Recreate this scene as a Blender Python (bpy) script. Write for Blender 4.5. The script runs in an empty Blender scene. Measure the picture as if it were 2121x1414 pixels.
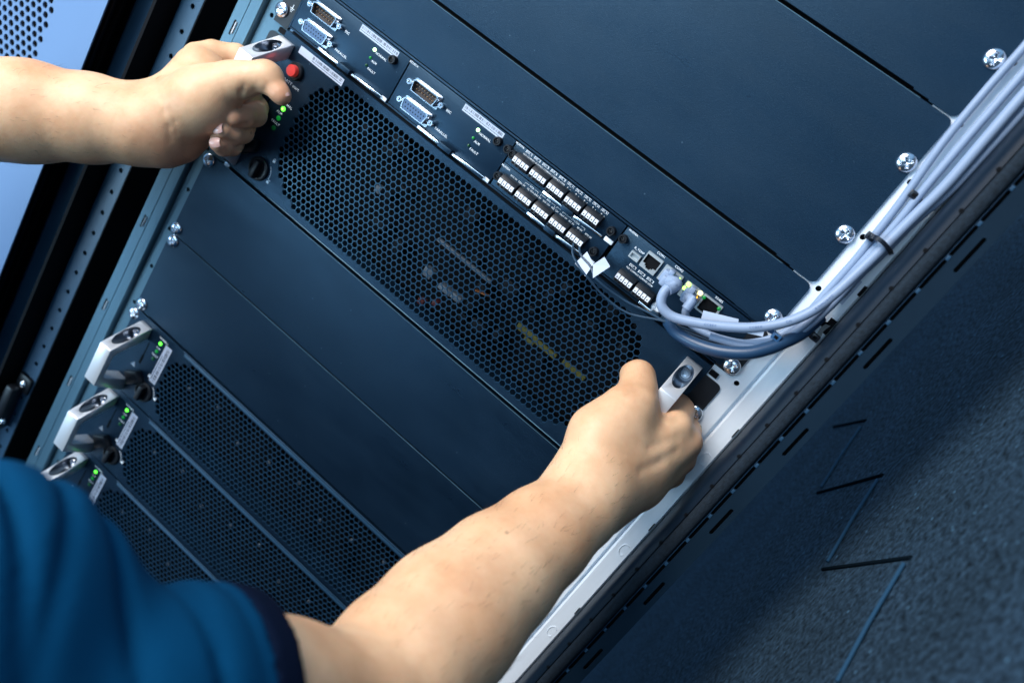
import bpy, bmesh, math, random
import numpy as np
from mathutils import Vector, Matrix
from mathutils.geometry import delaunay_2d_cdt
random.seed(4)
S = 0.001                     # everything below is written in millimetres
scene = bpy.context.scene
COL = scene.collection
PI = math.pi
# ------------------------------------------------------------------ camera numbers (solved from the rack's own dimensions)
R = [Vector((0.75573, 0.37142, 0.53937)), Vector((0.62818, -0.17834, -0.75736)), Vector((-0.18511, 0.91117, -0.36810))]
CP = Vector((211.33, -607.31, 378.31)); F = 1711.16
def at(u, v, y):
    c = ((u - 1060.5) / F, (v - 707) / F, 1)
    d = R[0] * c[0] + R[1] * c[1] + R[2]
    return CP + d * ((y - CP.y) / d.y)
def dp(u, v, d):              # point at distance d in front of the photographer
    return CP + (R[0] * ((u - 1060.5) / F) + R[1] * ((v - 707) / F) + R[2]) * d
# ------------------------------------------------------------------ materials
MATS = {}
def mat(name, col, rough=0.5, metal=0.0, emit=None, es=0.0, bump=0.0, bscale=400, var=0.0, vscale=30, spec=0.5, sss=0.0, coat=0.0, stretch=None, tint=None):
    m = bpy.data.materials.new(name); m.use_nodes = True
    nt = m.node_tree; b = nt.nodes['Principled BSDF']
    b.inputs['Base Color'].default_value = (*col, 1); b.inputs['Roughness'].default_value = rough
    b.inputs['Metallic'].default_value = metal; b.inputs['Specular IOR Level'].default_value = spec
    b.inputs['Coat Weight'].default_value = coat
    if emit: b.inputs['Emission Color'].default_value = (*emit, 1); b.inputs['Emission Strength'].default_value = es
    tc = nt.nodes.new('ShaderNodeTexCoord'); mp = nt.nodes.new('ShaderNodeMapping')
    nt.links.new(tc.outputs['Object'], mp.inputs[0])
    if stretch: mp.inputs['Scale'].default_value = stretch
    if var:
        n = nt.nodes.new('ShaderNodeTexNoise'); n.inputs['Scale'].default_value = vscale; n.inputs['Detail'].default_value = 5
        nt.links.new(mp.outputs[0], n.inputs[0])
        r = nt.nodes.new('ShaderNodeMapRange'); r.inputs['From Min'].default_value = .3; r.inputs['From Max'].default_value = .7
        r.inputs['To Min'].default_value = 1 - var; r.inputs['To Max'].default_value = 1 + var
        nt.links.new(n.outputs[0], r.inputs[0])
        mx = nt.nodes.new('ShaderNodeMix'); mx.data_type = 'RGBA'; mx.blend_type = 'MULTIPLY'; mx.inputs[0].default_value = 1
        mx.inputs[6].default_value = (*col, 1); nt.links.new(r.outputs[0], mx.inputs[7]); nt.links.new(mx.outputs[2], b.inputs['Base Color'])
        r2 = nt.nodes.new('ShaderNodeMapRange'); r2.inputs['To Min'].default_value = max(rough - .08, 0.03); r2.inputs['To Max'].default_value = rough + .08
        nt.links.new(n.outputs[0], r2.inputs[0]); nt.links.new(r2.outputs[0], b.inputs['Roughness'])
    if bump:
        n = nt.nodes.new('ShaderNodeTexNoise'); n.inputs['Scale'].default_value = bscale; n.inputs['Detail'].default_value = 3
        nt.links.new(mp.outputs[0], n.inputs[0])
        bp = nt.nodes.new('ShaderNodeBump'); bp.inputs['Strength'].default_value = bump; bp.inputs['Distance'].default_value = 0.0005
        nt.links.new(n.outputs[0], bp.inputs['Height']); nt.links.new(bp.outputs[0], b.inputs['Normal'])
    if sss:
        b.inputs['Subsurface Weight'].default_value = sss; b.inputs['Subsurface Radius'].default_value = (1, .35, .2); b.inputs['Subsurface Scale'].default_value = 0.006
    if tint: b.inputs['Specular Tint'].default_value = (*tint, 1)
    MATS[name] = m
    return m
mat('powder_coat', (0.0035, 0.0105, 0.0225), .33, bump=.35, bscale=1800, var=.16, vscale=14, spec=.62, tint=(.34, .66, 1))
mat('powder_dark', (0.006, 0.018, 0.034), .5, bump=.25, bscale=1800, var=.1, vscale=30, spec=.15)
mat('grille_paint', (0.011, 0.036, 0.072), .30, bump=.1, bscale=1500, var=.15, spec=.6, tint=(.4, .75, 1))
mat('black_void', (0.002, 0.0025, 0.004), .7, spec=.15)
mat('black_plastic', (0.008, 0.010, 0.014), .38, bump=.1, bscale=900, spec=.4)
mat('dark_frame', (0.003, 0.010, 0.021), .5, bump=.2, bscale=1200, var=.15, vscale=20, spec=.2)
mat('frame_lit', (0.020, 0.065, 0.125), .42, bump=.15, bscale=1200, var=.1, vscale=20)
mat('gasket', (0.012, 0.020, 0.030), .85, bump=1.0, bscale=900, var=.35, vscale=500, spec=.2)
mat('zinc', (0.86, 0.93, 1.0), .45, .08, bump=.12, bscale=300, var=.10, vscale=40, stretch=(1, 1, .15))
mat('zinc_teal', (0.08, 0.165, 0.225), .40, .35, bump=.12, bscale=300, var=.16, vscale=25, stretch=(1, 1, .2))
mat('chrome', (0.86, 0.90, 0.96), .2, 1.0)
mat('shell_metal', (0.62, 0.66, 0.72), .22, 1.0)
mat('cast_handle', (0.95, 0.96, 0.98), .33, .55, bump=.05, bscale=900)
mat('scoop_shade', (0.30, 0.33, 0.38), .28, 1.0)  # darker handle metal, stands in for dark reflections inside the scoops
mat('white_label', (0.50, 0.58, 0.72), .5)
mat('print_white', (0.85, 0.93, 1.0), .6, emit=(.7,.85,1), es=.06)
mat('print_dark', (0.02, 0.03, 0.06), .6)
mat('lever_white', (0.80, 0.84, 0.92), .4)
mat('lever_slot', (0.004, 0.005, 0.008), .5)
mat('pin_gold', (0.80, 0.50, 0.28), .3, .9)
mat('male_insert', (0.020, 0.012, 0.010), .5)
mat('female_insert', (0.06, 0.13, 0.26), .5)
mat('jack_silver', (0.55, 0.60, 0.62), .35, .6, var=.1)
mat('cable_grey', (0.26, 0.34, 0.48), .42, bump=.05, bscale=500, spec=.4, var=.04)
mat('cable_dark', (0.016, 0.05, 0.11), .35, spec=.5)
mat('wire_dark', (0.02, 0.05, 0.09), .35)
mat('tie_black', (0.008, 0.012, 0.022), .32)
mat('tie_blue', (0.035, 0.11, 0.24), .35)
mat('red_button', (0.62, 0.035, 0.03), .4, emit=(1, .08, .05), es=.10)
mat('led_on', (0.1, 0.9, 0.1), .3, emit=(.12, 1.0, .05), es=2.6)
mat('led_core', (0.7, 1, 0.6), .3, emit=(.55, 1.0, .42), es=4.0)
mat('led_mid', (0.01, 0.20, 0.04), .3, emit=(0, .8, .08), es=.16)
mat('led_off', (0.006, 0.05, 0.02), .3, emit=(0, .5, .08), es=.05)
mat('led_amber', (1, .5, .05), .3, emit=(1, .42, .03), es=2.5)
mat('led_yellow', (1, .9, .3), .3, emit=(1, .85, .35), es=2.5)
mat('led_lime', (.5, 1, .2), .3, emit=(.55, 1, .18), es=2.0)
mat('board', (0.001, 0.002, 0.0035), .8, spec=.1, var=.4, vscale=90)
mat('component_black', (0.002, 0.004, 0.007), .6, var=.3, spec=.15)
mat('part_grey', (0.075, 0.10, 0.13), .5, var=.2)
mat('part_orange', (0.20, 0.07, 0.015), .5)
mat('part_yellow', (0.07, 0.066, 0.005), .5)
mat('part_red', (0.06, 0.01, 0.01), .5)
mat('door_paint', (0.11, 0.21, 0.40), .5, bump=.05, var=.06, vscale=6)
mat('carpet', (0.012, 0.032, 0.058), .9, spec=.1)
mat('cord_light', (0.016, 0.055, 0.105), .7, spec=.1)
mat('cord_shadow', (0.004, 0.008, 0.012), .95, spec=0)
def scuff(m):
    nt = m.node_tree; b = nt.nodes['Principled BSDF']; tc = nt.nodes.new('ShaderNodeTexCoord'); mp = nt.nodes.new('ShaderNodeMapping'); mp.inputs['Scale'].default_value = (1, 1, 3.5); mp.inputs['Rotation'].default_value = (0, .5, 0)
    nt.links.new(tc.outputs['Object'], mp.inputs[0]); n = nt.nodes.new('ShaderNodeTexNoise'); n.inputs['Scale'].default_value = 9; n.inputs['Detail'].default_value = 9; n.inputs['Roughness'].default_value = .68; nt.links.new(mp.outputs[0], n.inputs[0])
    r = nt.nodes.new('ShaderNodeMapRange'); r.inputs['From Min'].default_value = .35; r.inputs['From Max'].default_value = .68; r.inputs['To Min'].default_value = .27; r.inputs['To Max'].default_value = .46
    nt.links.new(n.outputs[0], r.inputs[0]); nt.links.new(r.outputs[0], b.inputs['Roughness'])
    v = nt.nodes.new('ShaderNodeTexVoronoi'); v.inputs['Scale'].default_value = 60; nt.links.new(tc.outputs['Object'], v.inputs[0])
    lt = nt.nodes.new('ShaderNodeMath'); lt.operation = 'LESS_THAN'; lt.inputs[1].default_value = .030; nt.links.new(v.outputs['Distance'], lt.inputs[0])
    src = b.inputs['Base Color'].links[0].from_socket; mx = nt.nodes.new('ShaderNodeMix'); mx.data_type = 'RGBA'; nt.links.new(lt.outputs[0], mx.inputs[0]); nt.links.new(src, mx.inputs[6]); mx.inputs[7].default_value = (.05, .085, .12, 1); nt.links.new(mx.outputs[2], b.inputs['Base Color'])
scuff(MATS['powder_coat'])
# carpet: woven speckle with real relief
def carpet_nodes(m):
    nt = m.node_tree; b = nt.nodes['Principled BSDF']; tc = nt.nodes.new('ShaderNodeTexCoord')
    n = nt.nodes.new('ShaderNodeTexNoise'); n.inputs['Scale'].default_value = 210; n.inputs['Detail'].default_value = 6; n.inputs['Roughness'].default_value = .7
    n2 = nt.nodes.new('ShaderNodeTexNoise'); n2.inputs['Scale'].default_value = 14; n2.inputs['Detail'].default_value = 3
    vo = nt.nodes.new('ShaderNodeTexVoronoi'); vo.inputs['Scale'].default_value = 95
    for k in (n, n2, vo): nt.links.new(tc.outputs['Object'], k.inputs[0])
    r = nt.nodes.new('ShaderNodeValToRGB'); e = r.color_ramp.elements
    e[0].position = .36; e[0].color = (0.004, 0.009, 0.014, 1); e[1].position = .70; e[1].color = (0.047, 0.092, 0.140, 1)
    nt.links.new(n.outputs[0], r.inputs[0])
    r2 = nt.nodes.new('ShaderNodeValToRGB'); e = r2.color_ramp.elements
    e[0].position = .30; e[0].color = (.75, .78, .8, 1); e[1].position = .7; e[1].color = (1.0, 1.03, 1.08, 1)
    nt.links.new(n2.outputs[0], r2.inputs[0])
    mx = nt.nodes.new('ShaderNodeMix'); mx.data_type = 'RGBA'; mx.blend_type = 'MULTIPLY'; mx.inputs[0].default_value = 1
    nt.links.new(r.outputs[0], mx.inputs[6]); nt.links.new(r2.outputs[0], mx.inputs[7])
    r3 = nt.nodes.new('ShaderNodeValToRGB'); e = r3.color_ramp.elements
    e[0].position = .0; e[0].color = (1, 1, 1, 1); e[1].position = .16; e[1].color = (0, 0, 0, 1)
    nt.links.new(vo.outputs['Distance'], r3.inputs[0])
    gt = nt.nodes.new('ShaderNodeMath'); gt.operation = 'GREATER_THAN'; gt.inputs[1].default_value = .86
    sp = nt.nodes.new('ShaderNodeSeparateColor'); nt.links.new(vo.outputs['Color'], sp.inputs[0]); nt.links.new(sp.outputs[0], gt.inputs[0])
    ml = nt.nodes.new('ShaderNodeMath'); ml.operation = 'MULTIPLY'; nt.links.new(r3.outputs[0], ml.inputs[0]); nt.links.new(gt.outputs[0], ml.inputs[1])
    mx2 = nt.nodes.new('ShaderNodeMix'); mx2.data_type = 'RGBA'; nt.links.new(ml.outputs[0], mx2.inputs[0]); nt.links.new(mx.outputs[2], mx2.inputs[6]); mx2.inputs[7].default_value = (.09, .20, .31, 1)
    nt.links.new(mx2.outputs[2], b.inputs['Base Color'])
    bp = nt.nodes.new('ShaderNodeBump'); bp.inputs['Strength'].default_value = .9; bp.inputs['Distance'].default_value = .002
    nt.links.new(n.outputs[0], bp.inputs['Height']); nt.links.new(bp.outputs[0], b.inputs['Normal'])
carpet_nodes(MATS['carpet'])
# skin
def skin_mat():
    m = bpy.data.materials.new('skin'); m.use_nodes = True; nt = m.node_tree; b = nt.nodes['Principled BSDF']
    tc = nt.nodes.new('ShaderNodeTexCoord')
    n = nt.nodes.new('ShaderNodeTexNoise'); n.inputs['Scale'].default_value = 22; n.inputs['Detail'].default_value = 6; n.inputs['Roughness'].default_value = .6
    nt.links.new(tc.outputs['Object'], n.inputs[0])
    r = nt.nodes.new('ShaderNodeValToRGB'); e = r.color_ramp.elements
    e[0].position = .30; e[0].color = (0.62, 0.325, 0.170, 1); e[1].position = .70; e[1].color = (0.82, 0.530, 0.320, 1)
    nt.links.new(n.outputs[0], r.inputs[0])
    # a few small moles / freckles
    vo = nt.nodes.new('ShaderNodeTexVoronoi'); vo.inputs['Scale'].default_value = 26; nt.links.new(tc.outputs['Object'], vo.inputs[0])
    rr = nt.nodes.new('ShaderNodeValToRGB'); e = rr.color_ramp.elements; e[0].position = .02; e[0].color = (.35, .35, .35, 1); e[1].position = .045; e[1].color = (1, 1, 1, 1)
    nt.links.new(vo.outputs['Distance'], rr.inputs[0])
    mx = nt.nodes.new('ShaderNodeMix'); mx.data_type = 'RGBA'; mx.blend_type = 'MULTIPLY'; mx.inputs[0].default_value = .6
    nt.links.new(r.outputs[0], mx.inputs[6]); nt.links.new(rr.outputs[0], mx.inputs[7]); 
    at_ = nt.nodes.new('ShaderNodeAttribute'); at_.attribute_name = 'flush'
    mx3 = nt.nodes.new('ShaderNodeMix'); mx3.data_type = 'RGBA'; nt.links.new(at_.outputs['Fac'], mx3.inputs[0])
    nt.links.new(mx.outputs[2], mx3.inputs[6]); mx3.inputs[7].default_value = (.50, .185, .125, 1)
    nt.links.new(mx3.outputs[2], b.inputs['Base Color'])
    b.inputs['Roughness'].default_value = .46; b.inputs['Subsurface Weight'].default_value = .22
    b.inputs['Subsurface Radius'].default_value = (1, .35, .18); b.inputs['Subsurface Scale'].default_value = .005; b.inputs['Specular IOR Level'].default_value = .4
    v2 = nt.nodes.new('ShaderNodeTexVoronoi'); v2.inputs['Scale'].default_value = 750; v2.feature = 'DISTANCE_TO_EDGE'; nt.links.new(tc.outputs['Object'], v2.inputs[0])
    n3 = nt.nodes.new('ShaderNodeTexNoise'); n3.inputs['Scale'].default_value = 120; n3.inputs['Detail'].default_value = 5; nt.links.new(tc.outputs['Object'], n3.inputs[0])
    b1 = nt.nodes.new('ShaderNodeBump'); b1.inputs['Strength'].default_value = .5; b1.inputs['Distance'].default_value = .0003; nt.links.new(v2.outputs['Distance'], b1.inputs['Height'])
    b2 = nt.nodes.new('ShaderNodeBump'); b2.inputs['Strength'].default_value = .22; b2.inputs['Distance'].default_value = .0012; nt.links.new(n3.outputs[0], b2.inputs['Height'])
    nt.links.new(b1.outputs[0], b2.inputs['Normal']); nt.links.new(b2.outputs[0], b.inputs['Normal'])
    MATS['skin'] = m
skin_mat()
mat('hair_brown', (0.03, 0.015, 0.008), .5)
mat('nail', (0.70, 0.42, 0.36), .25, spec=.5, sss=.2)
mat('shirt_blue', (0.0003, 0.036, 0.094), .9, bump=.8, bscale=900, var=.2, vscale=9, spec=.05)
mat('cuff_navy', (0.0025, 0.006, 0.018), .9, bump=.6, bscale=1200, spec=.03)
# ------------------------------------------------------------------ mesh builder (millimetres)
class MB:
    def __init__(s): s.v = []; s.f = []; s.m = []
    def add(s, vs, fs, mi=0):
        o = len(s.v); s.v += [tuple(p) for p in vs]
        for f in fs: s.f.append([i + o for i in f]); s.m.append(mi)
        return s
    def bm(s, bm, mi=0):
        bm.verts.ensure_lookup_table(); bm.verts.index_update()
        s.add([v.co[:] for v in bm.verts], [[v.index for v in f.verts] for f in bm.faces], mi); bm.free(); return s
    def box(s, x0, x1, y0, y1, z0, z1, mi=0, bev=0, seg=2):
        bm = bmesh.new(); bmesh.ops.create_cube(bm, size=1)
        for v in bm.verts: v.co = Vector(((x0 + x1) / 2 + v.co.x * (x1 - x0), (y0 + y1) / 2 + v.co.y * (y1 - y0), (z0 + z1) / 2 + v.co.z * (z1 - z0)))
        if bev: bmesh.ops.bevel(bm, geom=bm.edges[:], offset=bev, segments=seg, affect='EDGES', profile=.5)
        return s.bm(bm, mi)
    def prism(s, poly, a0, a1, axis='x', mi=0, bev=0):
        # poly: list of 2D points; axis x -> (y,z); y -> (x,z); z -> (x,y)
        bm = bmesh.new()
        def P(p, a): return {'x': (a, p[0], p[1]), 'y': (p[0], a, p[1]), 'z': (p[0], p[1], a)}[axis]
        lo = [bm.verts.new(P(p, a0)) for p in poly]; hi = [bm.verts.new(P(p, a1)) for p in poly]
        n = len(poly); bm.faces.new(lo); bm.faces.new(hi[::-1])
        for i in range(n): bm.faces.new((lo[i], hi[i], hi[(i + 1) % n], lo[(i + 1) % n]))
        bmesh.ops.recalc_face_normals(bm, faces=bm.faces[:])
        if bev: bmesh.ops.bevel(bm, geom=bm.edges[:], offset=bev, segments=2, affect='EDGES', profile=.5)
        return s.bm(bm, mi)
    def lathe(s, prof, c, n=24, mi=0, axis='y', cap=True):
        # prof: (radius, along) ; axis -y towards viewer = along negative y
        vs = []; fs = []
        for r, a in prof:
            for k in range(n):
                t = 2 * PI * k / n
                if axis == 'y': vs.append((c[0] + r * math.cos(t), c[1] + a, c[2] + r * math.sin(t)))
                elif axis == 'z': vs.append((c[0] + r * math.cos(t), c[1] + r * math.sin(t), c[2] + a))
                else: vs.append((c[0] + a, c[1] + r * math.cos(t), c[2] + r * math.sin(t)))
        for i in range(len(prof) - 1):
            for k in range(n):
                k2 = (k + 1) % n
                fs.append((i * n + k, i * n + k2, (i + 1) * n + k2, (i + 1) * n + k))
        if cap: fs.append(tuple(range(n))[::-1]); fs.append(tuple((len(prof) - 1) * n + k for k in range(n)))
        return s.add(vs, fs, mi)
    def tube(s, pts, r, n=12, mi=0, rr=None, cap=True):
        pts = [Vector(p) for p in pts]; vs = []; fs = []; N = len(pts)
        up = None
        for i, p in enumerate(pts):
            t = (pts[min(i + 1, N - 1)] - pts[max(i - 1, 0)]).normalized()
            if up is None:
                a = Vector((0, 0, 1)) if abs(t.z) < .9 else Vector((0, 1, 0)); up = (a - t * a.dot(t)).normalized()
            else: up = (up - t * up.dot(t)).normalized()
            sd = t.cross(up); q = rr[i] if rr else r
            for k in range(n):
                th = 2 * PI * k / n; vs.append(p + (up * math.cos(th) + sd * math.sin(th)) * q)
        for i in range(N - 1):
            for k in range(n):
                k2 = (k + 1) % n; fs.append((i * n + k, i * n + k2, (i + 1) * n + k2, (i + 1) * n + k))
        if cap: fs.append(tuple(range(n))[::-1]); fs.append(tuple((N - 1) * n + k for k in range(n)))
        return s.add(vs, fs, mi)
    def plate(s, loops, y0, y1, mi=0, axis='y'):
        # loops[0] outer, others holes, 2D (x,z); solid plate between y0 and y1
        pts = []; ed = []
        for L in loops:
            o = len(pts); pts += [Vector(p) for p in L]; ed += [(o + i, o + (i + 1) % len(L)) for i in range(len(L))]
        r = delaunay_2d_cdt(pts, ed, [], 2 if False else 0, 1e-4)
        vo, eo, fo = r[0], r[1], r[2]
        def inside(p, L):
            c = False; j = len(L) - 1
            for i in range(len(L)):
                if (L[i][1] > p[1]) != (L[j][1] > p[1]) and p[0] < (L[j][0] - L[i][0]) * (p[1] - L[i][1]) / (L[j][1] - L[i][1]) + L[i][0]: c = not c
                j = i
            return c
        bbs = [(min(p[0] for p in L), max(p[0] for p in L), min(p[1] for p in L), max(p[1] for p in L)) for L in loops]
        keep = []
        for f in fo:
            c = (sum(vo[i].x for i in f) / 3, sum(vo[i].y for i in f) / 3)
            if not inside(c, loops[0]): continue
            if any(b[0] <= c[0] <= b[1] and b[2] <= c[1] <= b[3] and inside(c, L) for L, b in list(zip(loops, bbs))[1:]): continue
            keep.append(list(f))
        def P(p, a): return (p.x, a, p.y) if axis == 'y' else (a, p.x, p.y)
        n = len(vo); vs = [P(p, y0) for p in vo] + [P(p, y1) for p in vo]; fs = []
        cnt = {}
        for f in keep:
            fs.append(f); fs.append([i + n for i in f[::-1]])
            for i in range(3):
                e = (f[i], f[(i + 1) % 3]); k = tuple(sorted(e)); cnt.setdefault(k, []).append(e)
        for k, l in cnt.items():
            if len(l) == 1: a, b = l[0]; fs.append((b, a, a + n, b + n))
        return s.add(vs, fs, mi)
    def each(s, name, mats, parent, **k):
        par = list(range(len(s.v)))
        def fd(i):
            while par[i] != i: par[i] = par[par[i]]; i = par[i]
            return i
        for f in s.f:
            for i in f[1:]: par[fd(i)] = fd(f[0])
        g = {}
        for f, mi in zip(s.f, s.m): g.setdefault(fd(f[0]), []).append((f, mi))
        for l in g.values():
            m = MB(); ids = {}; 
            for f, mi in l:
                for i in f:
                    if i not in ids: ids[i] = len(m.v); m.v.append(s.v[i])
                m.f.append([ids[i] for i in f]); m.m.append(mi)
            m.build(name, mats, parent, **k)
    def build(s, name, mats, parent=None, smooth=True, loc=None, angle=35, clean=True):
        me = bpy.data.meshes.new(name)
        off = Vector(loc) if loc else (Vector(parent['_o']) if parent and '_o' in parent else Vector((0, 0, 0)))
        me.from_pydata([((p[0] - off.x) * S, (p[1] - off.y) * S, (p[2] - off.z) * S) for p in s.v], [], s.f)
        if isinstance(mats, str): mats = [mats]
        for m in mats: me.materials.append(MATS[m])
        if len(mats) > 1: me.polygons.foreach_set('material_index', s.m)
        bm = bmesh.new(); bm.from_mesh(me)
        if clean: bmesh.ops.recalc_face_normals(bm, faces=bm.faces[:])
        bm.to_mesh(me); bm.free()
        if smooth:
            me.polygons.foreach_set('use_smooth', [True] * len(me.polygons))
            me.set_sharp_from_angle(angle=math.radians(angle))
        o = bpy.data.objects.new(name, me); COL.objects.link(o)
        if parent: o.parent = parent; o['_o'] = parent['_o']
        else: o.location = off * S; o['_o'] = list(off)
        return o
def tag(o, label=None, cat=None, group=None, kind=None):
    for k, v in (('label', label), ('category', cat), ('group', group), ('kind', kind)):
        if v: o[k] = v
    return o
def thing(name, label, cat, loc=(0, 0, 0), group=None, kind=None):
    o = bpy.data.objects.new(name, None); COL.objects.link(o); o.location = Vector(loc) * S; o['_o'] = list(loc); o.empty_display_size = .01
    return tag(o, label, cat, group, kind)
def dup(root, delta, label, skip=()):
    r = root.copy(); COL.objects.link(r); r.location = root.location + Vector(delta) * S; r['label'] = label
    def rec(a, b):
        for ch in a.children:
            if ch.name.split('.')[0] in skip: continue
            c = ch.copy(); COL.objects.link(c); c.parent = b; rec(ch, c)
    rec(root, r); return r
def circ(cx, cz, r, n=14, ph=0): return [(cx + r * math.cos(ph + 2 * PI * k / n), cz + r * math.sin(ph + 2 * PI * k / n)) for k in range(n)]
def slot(cx, cz, w, h, n=6):
    r = w / 2; L = []
    for k in range(n + 1): t = PI * k / n; L.append((cx + r * math.cos(t), cz + h / 2 - r + r * math.sin(t)))
    for k in range(n + 1): t = PI + PI * k / n; L.append((cx + r * math.cos(t), cz - h / 2 + r + r * math.sin(t)))
    return L
def rrect(x0, x1, z0, z1, r, n=5, rs=None):
    rs = rs or (r, r, r, r); L = []
    for (cx, cz, a, q) in ((x1, z1, 0, rs[0]), (x0, z1, PI / 2, rs[1]), (x0, z0, PI, rs[2]), (x1, z0, 1.5 * PI, rs[3])):
        sx = -1 if cx == x1 else 1; sz = -1 if cz == z1 else 1
        if q <= 0: L.append((cx, cz)); continue
        for k in range(n + 1): t = a + PI / 2 * k / n; L.append((cx + sx * q + q * math.cos(t), cz + sz * q + q * math.sin(t)))
    return L
def text(txt, x, z, size, parent, y=-.35, mat_='print_white', name='printed_text', rot=0, thick=.03, align='CENTER', bold=.035):
    cu = bpy.data.curves.new('t', 'FONT'); cu.body = txt; cu.size = size; cu.align_x = align; cu.align_y = 'CENTER'; cu.offset = bold * size * .22; cu.space_character = 1.08
    cu.size = size * 1.08
    o = bpy.data.objects.new('t', cu); COL.objects.link(o); dg = bpy.context.evaluated_depsgraph_get(); dg.update()
    me = o.evaluated_get(dg).to_mesh(); vs = [v.co.copy() for v in me.vertices]; fs = [list(p.vertices) for p in me.polygons]
    bpy.data.objects.remove(o); c, s_ = math.cos(rot), math.sin(rot)
    m = MB(); m.add([(x + v.x * c - v.y * s_, y, z + v.x * s_ + v.y * c) for v in vs], fs)
    return m.build(name, mat_, parent, smooth=False, clean=False)
# shared screw head meshes -------------------------------------------------
def screw_head(m, c, r, h, cross=.58, w=.13, depth=.75, mi=0, ph=.4):
    nr, nt = 12, 48; vs = []; fs = []
    for i in range(nr + 1):
        q = i / nr
        for k in range(nt):
            t = 2 * PI * k / nt + ph; x, z = q * math.cos(t), q * math.sin(t)
            y = h * math.sqrt(max(0, 1 - (q * .93) ** 2.4))
            lx, lz = q * math.cos(t - ph - .6), q * math.sin(t - ph - .6)
            if (abs(lx) < w and abs(lz) < cross) or (abs(lz) < w and abs(lx) < cross): y -= h * depth * (1.1 - q)
            vs.append((c[0] + x * r, c[1] - y, c[2] + z * r))
    for k in range(nt): vs.append((c[0] + r * math.cos(2 * PI * k / nt + ph), c[1], c[2] + r * math.sin(2 * PI * k / nt + ph)))
    for i in range(nr + 1):
        for k in range(nt):
            k2 = (k + 1) % nt; fs.append((i * nt + k, i * nt + k2, (i + 1) * nt + k2, (i + 1) * nt + k))
    m.add(vs, fs, mi)
_sc = {}
def screw(parent, x, z, r=6.3, h=3.0, y=-1.6, mt='chrome', name='screw', ph=.4):
    key = (r, h, mt)
    if key not in _sc:
        m = MB(); screw_head(m, (0, 0, 0), r, h); o = m.build(name, mt, None, loc=(0, 0, 0), angle=50); _sc[key] = o.data; bpy.data.objects.remove(o)
    o = bpy.data.objects.new(name, _sc[key]); COL.objects.link(o); o.parent = parent; P = parent['_o']
    o.location = Vector((x - P[0], y - P[1], z - P[2])) * S; o.rotation_euler = (0, ph, 0); o['_o'] = P
    return o
U = 44.45; Z0 = -1.4
def zu(k): return Z0 + U * k
HX = 242.9
# ================================================================== CABINET
cab = thing('equipment_cabinet', 'open dark blue steel cabinet frame with zinc rails around the rack units', 'cabinet', (0, 60, -400))
ZB, ZT = -520, 700
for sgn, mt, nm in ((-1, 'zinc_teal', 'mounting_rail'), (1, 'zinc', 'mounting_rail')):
    m = MB()
    holes = [circ(HX, zu(k), 2.1) for k in range(-11, 15)]
    fl = [(222, ZB), (250.0, ZB), (250.0, ZT), (222, ZT)]
    L = [fl] + holes
    if sgn < 0: L = [[(-x, z) for x, z in l] for l in L]
    m.plate(L, 0.4, 2.2)
    # folded section: ridge then wide face
    if sgn > 0: pr = [(250.0, 2.2), (250.0, 5), (252.6, 5), (252.6, -2.2), (254, -3.2), (266.0, -3.2), (267.2, -2.0), (267.2, 4), (269, 4), (269, 8), (248.5, 8), (248.5, 2.2)]
    else: pr = [(250.0, 2.2), (250.0, 5.5), (251.2, 5.5), (251.2, -3.4), (252.3, -5.2), (255.8, -5.2), (256.8, -4), (257.0, -1.2), (265.5, -1.2), (265.9, -.5), (266.4, -1.2), (277.0, -1.2), (278.4, 0), (278.4, 30), (276.8, 30), (276.8, 8), (248.5, 8), (248.5, 2.2)]
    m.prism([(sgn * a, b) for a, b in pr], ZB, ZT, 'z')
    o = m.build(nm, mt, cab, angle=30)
    # pressed slots on the wide face
    m = MB()
    for k in range(-5, 8):
        zc = -115.8 + 102.5 * k
        if sgn < 0: m.plate([slot(-271.3, zc, 1.9, 14)], -1.5, -1.25)
        else: m.box(265.0, 265.9, -3.45, -3.25, zc - 4, zc + 4)
    m.each('rail_slot', 'black_void', cab)
m = MB()   # lips beside the slots, in brighter zinc than the rail
for k in range(-5, 8):
    zc = -115.8 + 102.5 * k
    m.box(-269.6, -268.9, -2.6, -1.2, zc - 5, zc + 6, bev=.2)
m.each('rail_lip', 'zinc', cab)
m = MB()   # embossed half rings on the right rail
for zc in (161, 58, -45): m.tube([(261 + 3.2 * math.cos(t), -3.4, zc + 5.5 * math.sin(t)) for t in [PI * .25 + 2 * PI * k / 20 for k in range(16)]], .35, 6)
m.each('rail_emboss', 'zinc', cab)
m = MB(); m.box(-230, 230, 70, 74, ZB, ZT); m.box(236, 247.5, 6, 7, ZB, ZT); m.box(-247.5, -236, 6, 7, ZB, ZT); m.each('void_backing', 'black_void', cab)  # narrow strips behind the flanges are added to keep the rail holes dark
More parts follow.
